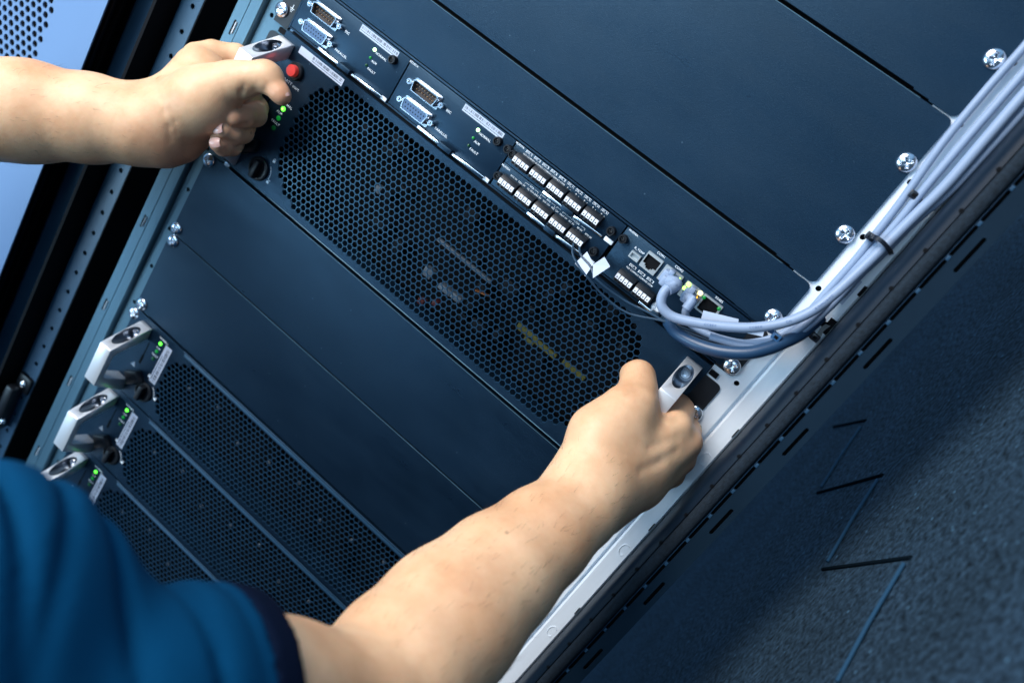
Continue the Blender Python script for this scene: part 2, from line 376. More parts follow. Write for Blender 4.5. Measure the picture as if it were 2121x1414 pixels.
# left frame: stepped folded posts
m = MB(); m.prism([(-279, 62), (-345, 62), (-345, 66), (-279, 66)], ZB, ZT, 'z')
m.build('recess_panel', 'black_void', cab)
m = MB()
for k in range(-14, 14):
    m.plate([circ(-300, k * 25, 2.2, 10)], 61.2, 61.4); m.plate([slot(-318, k * 25 + 9, 2, 9)], 61.2, 61.4)
m.each('recess_slot', 'powder_dark', cab)
def rot_strip(name, x0, x1, yf, mtl, holes=None, curl=10):
    m = MB(); L = [[(x0, ZB), (x1, ZB), (x1, ZT), (x0, ZT)]] + (holes or [])
    m.plate(L, yf, yf + 1.5)
    n = 10; c = [(x0 - 9 * math.sin(PI / 2 * k / n), yf + 9 * (1 - math.cos(PI / 2 * k / n))) for k in range(n + 1)]
    m.prism(c + [(x0 - 9, yf + 30), (x0 - 8, yf + 30)] + [(a + 1 if k > 4 else a, b + 1) for k, (a, b) in enumerate(c)][::-1], ZB, ZT, 'z')
    q = MB(); q.box(x0 - 13, x0 - 9.5, yf - 20, yf + 50, ZB, ZT); q.box(x1 + .02, x1 + 1.2, yf + .4, yf + 50, ZB, ZT); q.each('shade_wall', 'black_void', cab)  # black walls added on both sides to shade the strip
    return m.build(name, mtl, cab, angle=60)
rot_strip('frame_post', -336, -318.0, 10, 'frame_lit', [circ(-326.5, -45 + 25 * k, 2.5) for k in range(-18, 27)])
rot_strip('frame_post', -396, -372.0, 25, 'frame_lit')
m = MB()
for x0, x1, y in ((-372, -341, 70), (-440, -400, 60)): m.box(x0, x1, y, y + 3, ZB, ZT)
m.box(-431, -401, -8, 20, ZB, ZT, bev=4); m.build('door_gasket', 'black_void', cab)
m = MB(); m.tube([(-403, 5, ZB), (-403, 5, ZT)], 3, 12); m.build('door_seal', 'dark_frame', cab)
# small bolted bracket on the left post
br = thing('hinge_bracket', 'small black bracket with shiny screws on the left cabinet post', 'bracket', at(40, 820, 12))
p0, p1, p2 = at(46, 795, 4), at(15, 840, 4), at(15, 865, 4)
m = MB(); m.box(p0.x - 11, p0.x + 8, 6, 12, p0.z - 12, p0.z + 9, bev=2); m.box(p1.x - 16, p1.x + 6, 0, 10, p2.z - 16, p1.z + 10, bev=2)
m.box(p1.x - 4, p0.x + 1, -6, 8, p1.z - 14, p0.z - 6, bev=3); m.each('bracket_body', 'black_plastic', br)
screw(br, p0.x, p0.z, 4.2, 3, 5.5); screw(br, p1.x, p1.z, 4.6, 3, -.5, ph=1); screw(br, p2.x, p2.z - 3, 4.2, 3, -.5, ph=2)
# light door panel far left with round perforation
pc = at(228, 0, -10); XD = (at(228, 0, -10).x + at(0, 560, -10).x) / 2
hh = []
for j in range(34):
    for i in range(10):
        x = XD - 56 - i * 8.8 - (4.4 if j % 2 else 0); z = -40 + j * 7.6
        hh.append(circ(x, z, 3.2, 12))
door = thing('perforated_door', 'pale blue painted door panel with round perforations at far left', 'door', (XD, -10, 0))
m = MB(); m.plate([rrect(XD - 190, XD, -420, 560, 3)] + hh, -10, -8.4); m.build('door_skin', 'door_paint', door)
m = MB(); m.box(XD - 190, XD - 50, 6, 8, -60, 400); m.box(XD - 190, XD - 2, 8.5, 10, -420, 560); m.build('door_backing', 'black_void', door)
# right frame
m = MB()
m.prism([(268.4, 6), (267.6, -8), (267.2, -40), (267.9, -50), (270.2, -54.6), (273.2, -55.6), (273.6, -54), (276, -50), (276, 6)], ZB, ZT, 'z')
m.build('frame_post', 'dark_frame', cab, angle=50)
m = MB()
for k in range(-17, 24): m.plate([circ(272.6, 23 + 29 * k, 1.5, 10)], -56.1, -55.9)
m.each('frame_hole', 'black_void', cab)
m = MB(); m.prism([(273.8, -54), (274.2, -57.5), (276, -59), (280.5, -59), (282.4, -57.5), (282.8, -54)], ZB, ZT, 'z'); m.build('door_gasket', 'gasket', cab, angle=60)
HL = []
for k in range(-21, 28):
    HL.append(slot(285.0, 12.5 + 25 * k, 2.3, 21.5))
for k in range(-6, 8): HL.append(slot(293.0, -2 + 77 * k, 2.6, 25))
m = MB(); m.plate([[(283.0, ZB), (298.0, ZB), (298.0, ZT), (283.0, ZT)]] + HL, -56, -54.6); m.box(296.6, 298, -54.6, 30, ZB, ZT)
m.build('slotted_panel', 'powder_dark', cab)
m = MB(); m.box(282.9, 296.4, -50, -48, ZB, ZT); m.build('panel_backing', 'black_void', cab)
m = MB()
for k in range(-21, 28):
    m.box(284.0, 286.0, -56.35, -55.9, 12.5 + 25 * k + 10.9, 12.5 + 25 * k + 14.1, bev=.15)
m.tube([(283.5, -56, ZB), (283.5, -56, ZT)], .32, 6); m.build('panel_edge', 'frame_lit', cab)
# ================================================================== CARPETED WALL
m = MB(); nx, nz = 60, 60
m.add([(380, -560, -700), (380, 1500, -700), (380, 1500, 900), (380, -560, 900)], [(0, 1, 2, 3)])
w = m.build('wall', 'carpet', None, loc=(380, 0, -700)); tag(w, 'dark blue speckled carpet covering the side surface beside the cabinet', kind='structure')
zz = thing('zigzag_cord', 'blue cord stitches and dark shadow lines in a zigzag over the dark carpet', 'cord', (379, 80, 150))
A = [(277, 194), (81.7, 209.6), (-99, 224), (-280, 239)]; B = [(211.6, 137.5), (14.3, 153.5), (-163, 167.3)]
for i in range(3):
    m = MB(); q0, q1 = Vector((378.6, *A[i])), Vector((378.6, *B[i])); m.tube([q0, q0.lerp(q1, .5) + Vector((-.8, 0, 0)), q1], 1.25, 8); m.build('zigzag_line', 'cord_light', zz)
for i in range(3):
    m = MB(); q0, q1 = Vector((379.6, B[i][0] - 3, B[i][1] - 6)), Vector((379.6, A[i + 1][0] + 2, A[i + 1][1] + 5)); m.tube([q0, q1], 1.5, 8); m.build('zigzag_line', 'cord_shadow', zz)  # dark tubes stand in for soft shadow lines between the stitches
m = MB(); m.tube([Vector((379.6, 285, 201)), Vector((379.6, 395, 150))], 1.6, 8); m.build('zigzag_line', 'cord_shadow', zz)  # one more shadow line as a dark tube
# ================================================================== BLANKING PANELS
PX = 238.4
def blank(label, k0, k1, zs, cr=4.5, gap=0):
    z0, z1 = zu(k0) + .55, zu(k1) - .55
    t = thing('blanking_panel', label, 'panel', (0, 0, z0), 'plain blanking panels screwed to the rails')
    L = rrect(-PX, PX, z0, z1, cr)
    if gap: i = next(k for k in range(len(L)) if k > 0 and abs(L[k][1] - z0) < .01 and L[k][0] < 0 and L[(k + 1) % len(L)][0] > 0); L = L[:i + 1] + [(-219, z0), (-219, z0 + gap), (206, z0 + gap), (206, z0 + gap * .45), (218, z0 + gap * .45), (218, z0)] + L[i + 1:]
    m = MB(); m.plate([L], -1.6, 0)
    m.box(-222, 216, 0, 14, z0 + gap + .2, z0 + gap + 1.8); m.box(-222, 216, 0, 14, z1 - 1.8, z1 - .2)
    m.build('faceplate', 'powder_coat', t)
    m = MB(); m.tube([(-219, -1.55, z1 - .15), (213, -1.55, z1 - .15)], .28, 6); m.build('edge_highlight', 'zinc_teal', t)  # pale line along the top edge, a highlight put into the colour
    for x, z in zs: screw(t, x, z, ph=random.random() * 3)
    return t
blank('tallest upper blanking panel cut off by the top right corner of the photo', 10, 14, [(232.6, 483)], gap=1.9)
blank('broad blanking panel with two screws beside the grey cable bundle', 7, 10, [(232.8, 407), (232.6, 349), (-232.6, 407), (-232.6, 349)], gap=1.9)
blank('narrow blanking panel directly above the row of control cards', 6, 7, [(232.3, 275.5), (-232.6, 296)], gap=.8)
blank('blanking panel directly below the large grille unit held by both hands', 0, 2, [(-235, 81), (-234.6, 5.0), (234, 80), (234, 6)], gap=.5)
blank('lower blanking panel just above the topmost power module', -2, 0, [(-232.2, -7.6), (-232.6, -84.5), (234, -8), (234, -84)], gap=1.0)
# ================================================================== GRILLE geometry
def hexgrille(inside, px, x0, z0, cols, rows, hole, y0, y1, outer):
    # honeycomb with a ragged edge and a surrounding plate out of one sheet
    rz = px * math.sqrt(3) / 2; loops = [outer]
    for j in range(rows):
        for i in range(cols):
            x = x0 + i * px + (px / 2 if j % 2 else 0); z = z0 + j * rz
            if inside(x, z): loops.append((x, z))
    m = MB(); Rh = px / math.sqrt(3)                          # cell corner radius
    rh = hole / 2 / math.cos(PI / 6)
    vid = {}; vs = []; fs = []
    def V(x, y, z):
        k = (round(x, 2), round(y, 2), round(z, 2))
        if k not in vid: vid[k] = len(vs); vs.append((x, y, z))
        return vid[k]
    edges = {}
    for c in loops[1:]:
        oc = [(c[0] + Rh * math.sin(PI / 3 * k), c[1] + Rh * math.cos(PI / 3 * k)) for k in range(6)]
        ic = [(c[0] + rh * math.sin(PI / 3 * k), c[1] + rh * math.cos(PI / 3 * k)) for k in range(6)]
        # bevelled inner lip so that walls catch light
        ic2 = [(c[0] + (rh - .12) * math.sin(PI / 3 * k), c[1] + (rh - .12) * math.cos(PI / 3 * k)) for k in range(6)]
        for k in range(6):
            k2 = (k + 1) % 6
            fs.append((V(oc[k][0], y0, oc[k][1]), V(oc[k2][0], y0, oc[k2][1]), V(ic[k2][0], y0, ic[k2][1]), V(ic[k][0], y0, ic[k][1])))
            fs.append((V(ic[k][0], y0, ic[k][1]), V(ic[k2][0], y0, ic[k2][1]), V(ic2[k2][0], y0 + .3, ic2[k2][1]), V(ic2[k][0], y0 + .3, ic2[k][1])))
            fs.append((V(ic2[k][0], y0 + .3, ic2[k][1]), V(ic2[k2][0], y0 + .3, ic2[k2][1]), V(ic2[k2][0], y1, ic2[k2][1]), V(ic2[k][0], y1, ic2[k][1])))
            a, b = V(oc[k][0], y0, oc[k][1]), V(oc[k2][0], y0, oc[k2][1]); edges.setdefault(tuple(sorted((a, b))), []).append((a, b))
    nb = {}
    for e, l in edges.items():
        if len(l) == 1: nb.setdefault(l[0][0], []).append(l[0][1]); 
    start = next(iter(nb)); loop = [start]; cur = nb[start][0]
    while cur != start and len(loop) < 5000: loop.append(cur); cur = nb[cur][0]
    ring = [(vs[i][0], vs[i][2]) for i in loop]
    m.add(vs, fs, 0)
    p = MB(); p.plate([outer, ring], y0 - .35, y1 + .4)
    return m, p
def icon_lock(m, x, z, opened, y=-2.1):
    m.box(x - 1.3, x + 1.3, y, y + .1, z - 1.2, z + .9)
    dx = 1.0 if opened else 0
    pts = [(x + dx + .9 * math.cos(t), y, z + .9 + .6 + .9 * math.sin(t)) for t in [PI * k / 8 for k in range(9)]]
    m.tube(([] if opened else [(x + dx + .9, y, z + .8)]) + pts + [(x + dx - .9, y, z + .8)], .25, 5)
def handle(parent, x0, x1, zc, H, G, yb):
    o = [(yb, H), (yb - 4, H), (-45, G), (-45, -G), (yb - 4, -H), (yb, -H), (yb, -H + 13), (-34, -G + 6), (-37.5, -G + 9), (-37.5, G - 9), (-34, G - 6), (yb, H - 13)]
    m = MB(); m.prism([(a, zc + b) for a, b in o], x0, x1, 'x', bev=.5)
    ob = m.build('handle', 'cast_handle', parent, angle=40)
    c = MB(); xm = (x0 + x1) / 2
    for s_ in (1, -1): c.lathe([(6.3, -80), (6.3, yb - 6.5)], (xm, 0, zc + s_ * (H - 8.4)), 48)
    co = c.build('cut', 'scoop_shade', parent)
    md = ob.modifiers.new('b', 'BOOLEAN'); md.operation = 'DIFFERENCE'; md.object = co; md.solver = 'EXACT'; md.material_mode = 'TRANSFER'
    dg = bpy.context.evaluated_depsgraph_get(); dg.update(); me = bpy.data.meshes.new_from_object(ob.evaluated_get(dg)); ob.modifiers.clear(); ob.data = me
    bpy.data.objects.remove(co)
    me.polygons.foreach_set('use_smooth', [True] * len(me.polygons)); me.set_sharp_from_angle(angle=math.radians(38))
    for s_ in (1, -1):
        b = MB(); b.lathe([(4.4, 0), (4.4, -4.2), (3.8, -5), (2.2, -5), (2.2, -3.2), (0.1, -3.2)], (xm, yb - 6.3, zc + s_ * (H - 8.4)), 28); b.build('bolt', 'shell_metal', ob)
    return ob
def knob(parent, x, z, yb):
    m = MB(); m.lathe([(10.5, 0), (10.5, -2.0), (9.6, -2.6), (8.2, -2.6), (8, -1.2), (.1, -1.2)], (x, yb, z), 36)
    m.prism([(x - 2.6, z - 8.3), (x + 2.6, z - 8.3), (x + 2.6, z + 8.3), (x - 2.6, z + 8.3)], yb - 8.5, yb - 1, 'y', bev=.8)
    return m.build('lock_knob', 'black_plastic', parent)
def led(parent, x, z, mt, r=1.7, y=-2.0, name='indicator_light'):
    m = MB(); m.lathe([(r, 0), (r, -.5), (r * .8, -1.1), (r * .4, -1.4), (.05, -1.5)], (x, y, z), 18); return m.build(name, mt, parent)
def barcode(parent, x0, x1, z0, z1, y, vertical=False, name='barcode_label', part=(0, 1), textline=True):
    m = MB(); m.box(x0, x1, y - .12, y, z0, z1)
    rnd = random.Random(int(abs(x0 * 10)))
    yy0, yy1 = y - .17, y - .12
    if vertical:
        z = z0 + 2
        while z < z1 - 2:
            w_ = rnd.choice((.25, .4, .7)); m.box(x0 + (x1 - x0) * .38, x0 + (x1 - x0) * .82, yy0, yy1, z, z + w_, 1); z += w_ + rnd.choice((.35, .5, .9))
        m.box(x0 + (x1 - x0) * .15, x0 + (x1 - x0) * .24, yy0, yy1, z0 + 3, z1 - 12, 1)
    else:
        a, b = x0 + (x1 - x0) * part[0] + 1, x0 + (x1 - x0) * part[1] - 1; x = a
        while x < b:
            w_ = rnd.choice((.2, .35, .6)); m.box(x, x + w_, yy0, yy1, z0 + (z1 - z0) * .45, z0 + (z1 - z0) * .85, 1); x += w_ + rnd.choice((.35, .5, .9))
        x = a
        while x < b:
            w_ = rnd.uniform(.5, 1.4); m.box(x, min(x + w_, b), yy0, yy1, z0 + (z1 - z0) * .2, z0 + (z1 - z0) * .3, 1); x += w_ + .4
    return m.build(name, ['white_label', 'print_dark'], parent, smooth=False)
# ================================================================== MAIN GRILLE UNIT
Zm0, Zm1 = 91.0, 220.0
GV = MB(); GV.box(-219, 218, 6, 7, 222, 700); GV.box(-219, 218, 6, 7, -90, 90.5); GV.each('groove_back', 'black_void', cab)
mainu = thing('power_unit', 'large rack unit with long honeycomb grille, red button and handles gripped by both hands', 'rack unit', (0, 0, Zm0))
CH = 46
def in_main(x, z):
    x0, x1, z0, z1 = -176.5, 183.0, 98.8, 214.5
    if not (x0 < x < x1 and z0 < z < z1): return False
    for (cx, cz) in ((x0 + CH, z0 + CH), (x0 + CH, z1 - CH), (x1 - CH, z0 + CH), (x1 - CH, z1 - CH)):
        if (x - cx) * (1 if cx > 0 else -1) > 0 and (z - cz) * (1 if cz > 150 else -1) > 0:
            if math.hypot(x - cx, z - cz) > CH + .5: return False
    return True
g, p = hexgrille(in_main, 5.6, -178, 100, 68, 26, 4.95, -2.1, -1.2, rrect(-221.5, 221.5, Zm0, Zm1, 1.2, 2))
p.box(-221.5, 221.5, 0.8, 30, Zm1 - 1.5, Zm1); p.box(-221.5, 221.5, 0.8, 30, Zm0, Zm0 + 1.5)
p.build('faceplate', 'powder_coat', mainu); g.build('honeycomb_grille', 'grille_paint', mainu)
m = MB(); m.tube([(-214, -2.6, Zm0 + .2), (219, -2.6, Zm0 + .2)], .45, 8); m.build('edge_trim', 'zinc_teal', mainu)
m = MB(); m.box(-222, 222, 40, 42, Zm0, Zm1); m.build('circuit_board', 'board', mainu)
# things seen dimly through the honeycomb
m = MB(); rnd = random.Random(2)
for k in range(46):
    x = rnd.uniform(-160, 170); z = rnd.uniform(104, 206); w_, h_ = rnd.uniform(3, 16), rnd.uniform(3, 12)
    m.box(x, x + w_, 40 - rnd.uniform(4, 26), 40, z, z + h_, bev=.5)
m.each('component', 'component_black', mainu)
def comp(px, y, w_, d_, h_, mt, nm='component'):
    q = at(px[0], px[1], y); m = MB(); m.box(q.x - w_ / 2, q.x + w_ / 2, y, y + d_, q.z - h_ / 2, q.z + h_ / 2, bev=.4); return m.build(nm, mt, mainu)
comp((920, 600), 6, 13, 8, 5, 'part_grey'); comp((943, 617), 6, 10, 8, 5, 'part_grey'); comp((885, 565), 7, 9, 8, 8, 'part_grey')
comp((782, 393), 4, 6, 8, 6, 'part_grey'); comp((870, 625), 16, 6, 8, 5, 'part_red'); comp((900, 628), 16, 5, 8, 5, 'part_red'); comp((960, 540), 18, 60, 4, 3, 'part_grey')
m = MB()
for k in range(7):
    q = at(988 + k * 3.4, 603 + k * 1.5, 8); m.tube([(q.x + 1.4 * math.cos(t), 8 + 3 * math.sin(t), q.z + t * .15) for t in [k2 * .7 for k2 in range(10)]], .5, 6)
m.build('coil', 'part_orange', mainu)
for a_, b_ in (((1072, 672), (1112, 708)), ((1112, 708), (1150, 740)), ((1165, 748), (1210, 785)), ((1085, 700), (1105, 712))):
    q0, q1 = at(*a_, 14), at(*b_, 14); m = MB(); m.box(q0.x, q1.x, 14, 16, q1.z - 2.2, q0.z + 2.2 if q0.z > q1.z else q1.z + 2.2); m.build('cable_sleeve', 'part_yellow', mainu)
# ears
m = MB()
for s_ in (-1, 1):
    L = rrect(221.7, 237.0, 156, 212, 4, 4, rs=(4, 0, 0, 4)); L = [(s_ * a, b) for a, b in L]
    m.plate([L], -1.2, 0)
m.each('mounting_ear', 'black_plastic', mainu)
m = MB()
for s_ in (-1, 1): m.box(s_ * 226 - 3.5, s_ * 226 + 3.5, -1.6, .2, 214, 218.2)
m.each('ear_notch', 'black_void', mainu)
handle(mainu, -223, -208, 154, 59.5, 41.5, -2.4); handle(mainu, 203, 217.2, 154, 61, 42, -2.4)
knob(mainu, -185.6, 106.5, -2.4)
screw(mainu, 233.6, 183.5, ph=1.1)
screw(mainu, -233.6, 183.5, ph=.7)
m = MB(); m.lathe([(7.6, 0), (7.6, -3), (7.0, -3.8), (5.2, -3.8)], (-195.6, -2.4, 197), 32); bz = m.build('button_bezel', 'black_plastic', mainu)
m = MB(); m.lathe([(4.9, -3), (4.9, -7.6), (4.5, -8.3), (.1, -8.6)], (-195.6, -2.4, 197), 32); m.build('push_button', 'red_button', mainu)
for (z, mt) in ((163.8, 'led_on'), (154.6, 'led_mid'), (145, 'led_off')): led(mainu, -190.8, z, mt, 2.1, -2.4)
m = MB(); m.lathe([(1.0, 0), (.05, -.2)], (-190.8, -3.95, 163.8), 12); m.build('light_core', 'led_lime', mainu)
text('BATT start', -194.5, 185.3, 3.3, mainu, -2.55); text('NORMAL', -190.2, 168.6, 3.0, mainu, -2.55); text('ALM', -192.6, 159.2, 2.9, mainu, -2.55); text('FAULT', -191.6, 149.6, 2.9, mainu, -2.55)
barcode(mainu, -202.5, -152.6, 210.9, 217.2, -2.5, name='serial_label', part=(.28, 1))
m = MB(); icon_lock(m, -175.6, 121.0, False, -2.6); icon_lock(m, -172.2, 102, True, -2.6)
m.tube([(-185.6 + 13 * math.cos(t), -2.6, 106.5 + 13 * math.sin(t)) for t in [-.15 + .9 * k / 8 for k in range(9)]], .22, 5); m.build('lock_marks', 'print_white', mainu)
m = MB(); m.prism([(-209, 122), (-196, 128), (-194, 118), (-206, 108)], -9, -2.4, 'y', bev=1.2); m.build('latch', 'black_plastic', mainu)
m = MB(); m.box(-207.5, -206.5, -2.75, -2.4, 150, 178); m.build('latch_slot', 'black_void', mainu)
m = MB(); m.prism([(-214, 172), (-210, 172), (-212, 176)], -2.7, -2.4, 'y'); m.build('warning_mark', 'shell_metal', mainu)
# ================================================================== POWER MODULES (four alike)
zt = zu(-2) - .8; zb = zu(-4) + .8
pm = thing('power_module', 'topmost small power module with silver handle, green lights and honeycomb grille', 'power module', (0, 0, zb), 'power modules with silver handles')
def in_mod(x, z):
    x0, x1, z0, z1 = -175.5, 180, zb + 4.5, zt - 7.2; r = 30
    if not (x0 < x < x1 and z0 < z < z1): return False
    for cx in (x0 + r, x1 - r):
        for cz in (z0 + r, z1 - r):
            if (x - cx) * (1 if cx > 0 else -1) > 0 and (z - cz) * (1 if cz > (z0 + z1) / 2 else -1) > 0 and math.hypot(x - cx, z - cz) > r + .4: return False
    return True
g, p = hexgrille(in_mod, 5.6, -177, zb + 6.2, 68, 17, 4.9, -2.0, -1.2, rrect(-236.5, 221.5, zb, zt, 2.2, 3))
p.box(-221.5, 221.5, 0.8, 30, zt - 1.5, zt)
p.build('faceplate', 'powder_coat', pm); g.build('honeycomb_grille', 'grille_paint', pm)
m = MB(); m.tube([(-168, -2.2, zt - .5), (214, -2.2, zt - .5)], .5, 8); m.box(-166, 214, -2.85, -2.3, zt - 4.6, zt - 1.6, bev=.25); m.build('edge_trim', 'frame_lit', pm)
m = MB(); m.box(-222, 222, 26, 28, zb, zt)
rnd = random.Random(5)
for k in range(40):
    x = rnd.uniform(-165, 170); z = rnd.uniform(zb + 6, zt - 16); m.box(x, x + rnd.uniform(3, 12), 26 - rnd.uniform(3, 16), 26, z, z + rnd.uniform(3, 9))
m.build('circuit_board', 'board', pm)
m = MB()
for k in range(9): x = -150 + 37 * k; screw_head(m, (x, 8, -128 + 9 * math.sin(k * 2.1)), 2.2, 1.5)
m.each('inner_screw', 'part_grey', pm)
handle(pm, -223.5, -209.5, -137, 39.5, 21.8, -2.3)
knob(pm, -187, -160, -2.3)
for dz, mt in ((0, 'led_on'), (-9.8, 'led_mid'), (-19.2, 'led_off')): led(pm, -194.4, -103.6 + dz, mt, 1.9, -2.2)
text('NORMAL', -192.6, -98.4, 2.5, pm, -2.4); text('ALM', -194.6, -109.3, 2.4, pm, -2.4); text('FAULT', -194.2, -118.6, 2.4, pm, -2.4)
barcode(pm, -188.2, -179.6, -145.4, -100.2, -2.4, vertical=True)
m = MB(); icon_lock(m, -189.5, -141.8, False, -2.5); icon_lock(m, -172.5, -158, True, -2.5)
m.tube([(-187 + 13 * math.cos(t), -2.5, -160 + 13 * math.sin(t)) for t in [.15 + .9 * k / 8 for k in range(9)]], .22, 5); m.build('lock_marks', 'print_white', pm)
m = MB(); m.prism([(-213, -152), (-200, -143), (-190, -150), (-204, -163)], -10, -2.3, 'y', bev=1.4); m.build('latch', 'black_plastic', pm)
m = MB(); m.box(-206.4, -205.4, -2.6, -2.3, -138, -112); m.box(-207, -204.8, -2.75, -2.3, -138, -128); m.build('latch_slot', 'black_void', pm)
m = MB(); m.prism([(-214.5, -146), (-208.5, -146), (-211.5, -140)], -2.6, -2.3, 'y'); m.build('warning_mark', 'shell_metal', pm)
screw(pm, -236.0, -98.6, ph=.9)
# ground plate dark corner behind handle
dup(pm, (0, 0, -2 * U), 'second power module down, handle clear, grille crossed by the forearm shadow', skip=('screw',))
dup(pm, (0, 0, -4 * U), 'third power module down, its handle partly covered by the blue sleeve', skip=('screw',))
dup(pm, (0, 0, -6 * U), 'lowest power module, almost wholly hidden behind the blue sleeve', skip=('screw',))
# ================================================================== CARD SHELF
sh = thing('card_shelf', 'black shelf frame holding the row of control cards', 'shelf', (0, 0, 222))
m = MB(); m.box(-221.8, 227, -.4, 30, 264.0, 265.6, bev=.3); m.box(-221.8, 227, -.6, 30, 222.2, 223.6, bev=.3)
m.box(-222.5, -221.2, -1, 30, 222, 265.6); m.build('shelf_edge', 'powder_coat', sh)
m = MB(); m.box(-222, 227, 12, 13, 221, 265.6); m.box(-218, 216, 1, 12, 220.3, 221.6); m.build('shelf_void', 'black_void', sh)
m = MB(); m.plate([rrect(222, 238.3, 222.6, 264.6, 4, 4, rs=(4, 0, 0, 4))], -1.2, 0); m.plate([rrect(-238.3, -222.4, 219.5, 264.6, 4, 4, rs=(0, 4, 0, 0))], -1.2, 0); m.each('mounting_ear', 'black_plastic', sh)
screw(sh, 232.5, 229.5, ph=.2); screw(sh, -234.6, 230.5, ph=1.0); screw(sh, -232.8, 252, ph=1.0)
m = MB()
for k, w_ in ((0, 4.2), (1, 2.8), (2, 1.4)): m.box(-226.5 - w_ / 2, -226.5 + w_ / 2, -1.45, -1.25, 236.5 - k * 1.3, 236.9 - k * 1.3)
m.box(-226.7, -226.3, -1.45, -1.25, 236.9, 240); m.build('ground_mark', 'print_white', sh)
def card(label, x0, x1, z0, z1, ctype, mt='powder_coat'):
    t = thing('control_card', label, 'control card', (x0, 0, z0), 'control cards in the shelf')
    m = MB(); m.box(x0 + .3, x1 - .3, -1.4, 10, z0, z1, bev=.3); m.build('card_face', mt, t); return t
def thumb(parent, x, z):
    m = MB(); m.lathe([(3.5, 0), (3.5, -4.6), (3.1, -5.2), (2.3, -5.2)], (x, -1.4, z), 20, cap=False)
    screw_head(m, (x, -4.6, z), 2.5, 1.2, ph=.2); return m.build('thumb_screw', 'black_plastic', parent)
def dsub(parent, xl, xr, z, male):
    xc = (xl + xr) / 2
    def D(w_, h_, r=1.6, sl=1.0):
        hw, hh_ = w_ / 2, h_ / 2; L = []
        for cx, cz, a in ((hw - r, hh_ - r, 0), (-hw + r, hh_ - r, PI / 2), (-hw + sl + r, -hh_ + r, PI), (hw - sl - r, -hh_ + r, 1.5 * PI)):
            for k in range(6): tt = a + PI / 2 * k / 5; L.append((xc + cx + r * math.cos(tt), z + cz + r * math.sin(tt)))
        return L
    m = MB(); m.plate([rrect(xl + 2.4, xr - 2.4, z - 5.9, z + 5.9, 1.5), D(24.5, 9.2)], -2.3, -1.4)
    m.plate([D(25.6, 9.6), D(24.0, 8.2)], -7.2, -1.5)
    sh_ = m.build('port_shell', 'shell_metal', parent)
    m = MB(); m.plate([D(23.9, 8.1)], -3.0 if male else -6.6, -1.45)
    m.build('port_insert', 'male_insert' if male else 'female_insert', sh_)
    m = MB()
    for row, n in ((1.45, 8), (-1.45, 7)):
        for k in range(n):
            x = xc + (k - (n - 1) / 2) * 2.75
            if male: m.lathe([(.55, -2.8), (.55, -4.2), (.2, -4.7)], (x, 0, z + row), 8)
            else: m.lathe([(.62, -6.55), (.62, -6.68)], (x, 0, z + row), 8)
    m.build('port_pins', 'pin_gold' if male else 'black_void', sh_)
    for x in (xl, xr):
        m = MB(); m.lathe([(2.5, -1.4), (2.5, -5.2), (2.2, -5.6), (1.2, -5.6), (1.2, -3), (.05, -3)], (x, 0, z), 18); m.build('jack_screw', 'chrome', parent)
def ejector(parent, x0, x1, z):
    L = x1 - x0; m = MB()
    m.prism([(x0, z + 1.6), (x0 + L * .3, z + 1.4), (x0 + L * .36, z + .2), (x0 + L * .30, z - .6), (x0, z - .4)], -5.5, -1.4, 'y', bev=.3)
    m.prism([(x0 + L * .50, z + 1.0), (x0 + L * .74, z + 1.6), (x0 + L, z + 1.8), (x0 + L, z + .5), (x0 + L * .8, z - .4), (x0 + L * .52, z - .9)], -4.8, -1.4, 'y', bev=.3)
    m.each('ejector_lever', 'chrome', parent)
    m = MB(); m.box(x0 + L * .33, x0 + L * .52, -7, -1.4, z - 1.6, z + 2.6, bev=.6); m.build('ejector_clip', 'powder_coat', parent)
for i, (x0, x1, lab) in enumerate(((-221, -110.2, 'first serial port control card from the left with two chrome edged ports'), (-109.8, .3, 'second serial port control card, right beside the terminal block cards'))):
    t = card(lab, x0, x1, 224.3, 263.4, 'serial')
    dx = x0 + 221 if i == 0 else 111.0
    dsub(t, -211.4 + dx, -178.0 + dx, 249.6, True); dsub(t, -211.4 + dx, -178.0 + dx, 233.4, False)
    text('BSC', -171 + dx, 249.0, 2.6, t, -1.55); text('PARALLEL', -167.5 + dx, 232.0, 2.6, t, -1.55)
    barcode(t, -162.2 + dx, -121.6 + dx, 256.4, 262.2, -1.5)
    for z, mt_, s_ in ((251.8, 'led_core', 'NORMAL'), (244.6, 'led_mid', 'ALM'), (237.7, 'led_off', 'FAULT')):
        led(t, -142 + dx, z, mt_, 1.15 if mt_ != 'led_core' else 1.5, -1.4); text(s_, -140 + dx, z - 1.4, 2.5, t, -1.55, align='LEFT')
    thumb(t, -122.5 + dx, 254.8)
    if i: thumb(t, -112.0 + dx, 254.8); text('ECU01A', -105.8, 262.0, 2.2, t, -1.55)
    ejector(t, -186 + dx, -116 + dx, 224.6)
    m = MB(); m.box(x1 - 6.5, x1 - 1.2, -2.4, -1.4, 223.4, 226.4, bev=.2); m.build('corner_clip', 'zinc', t)
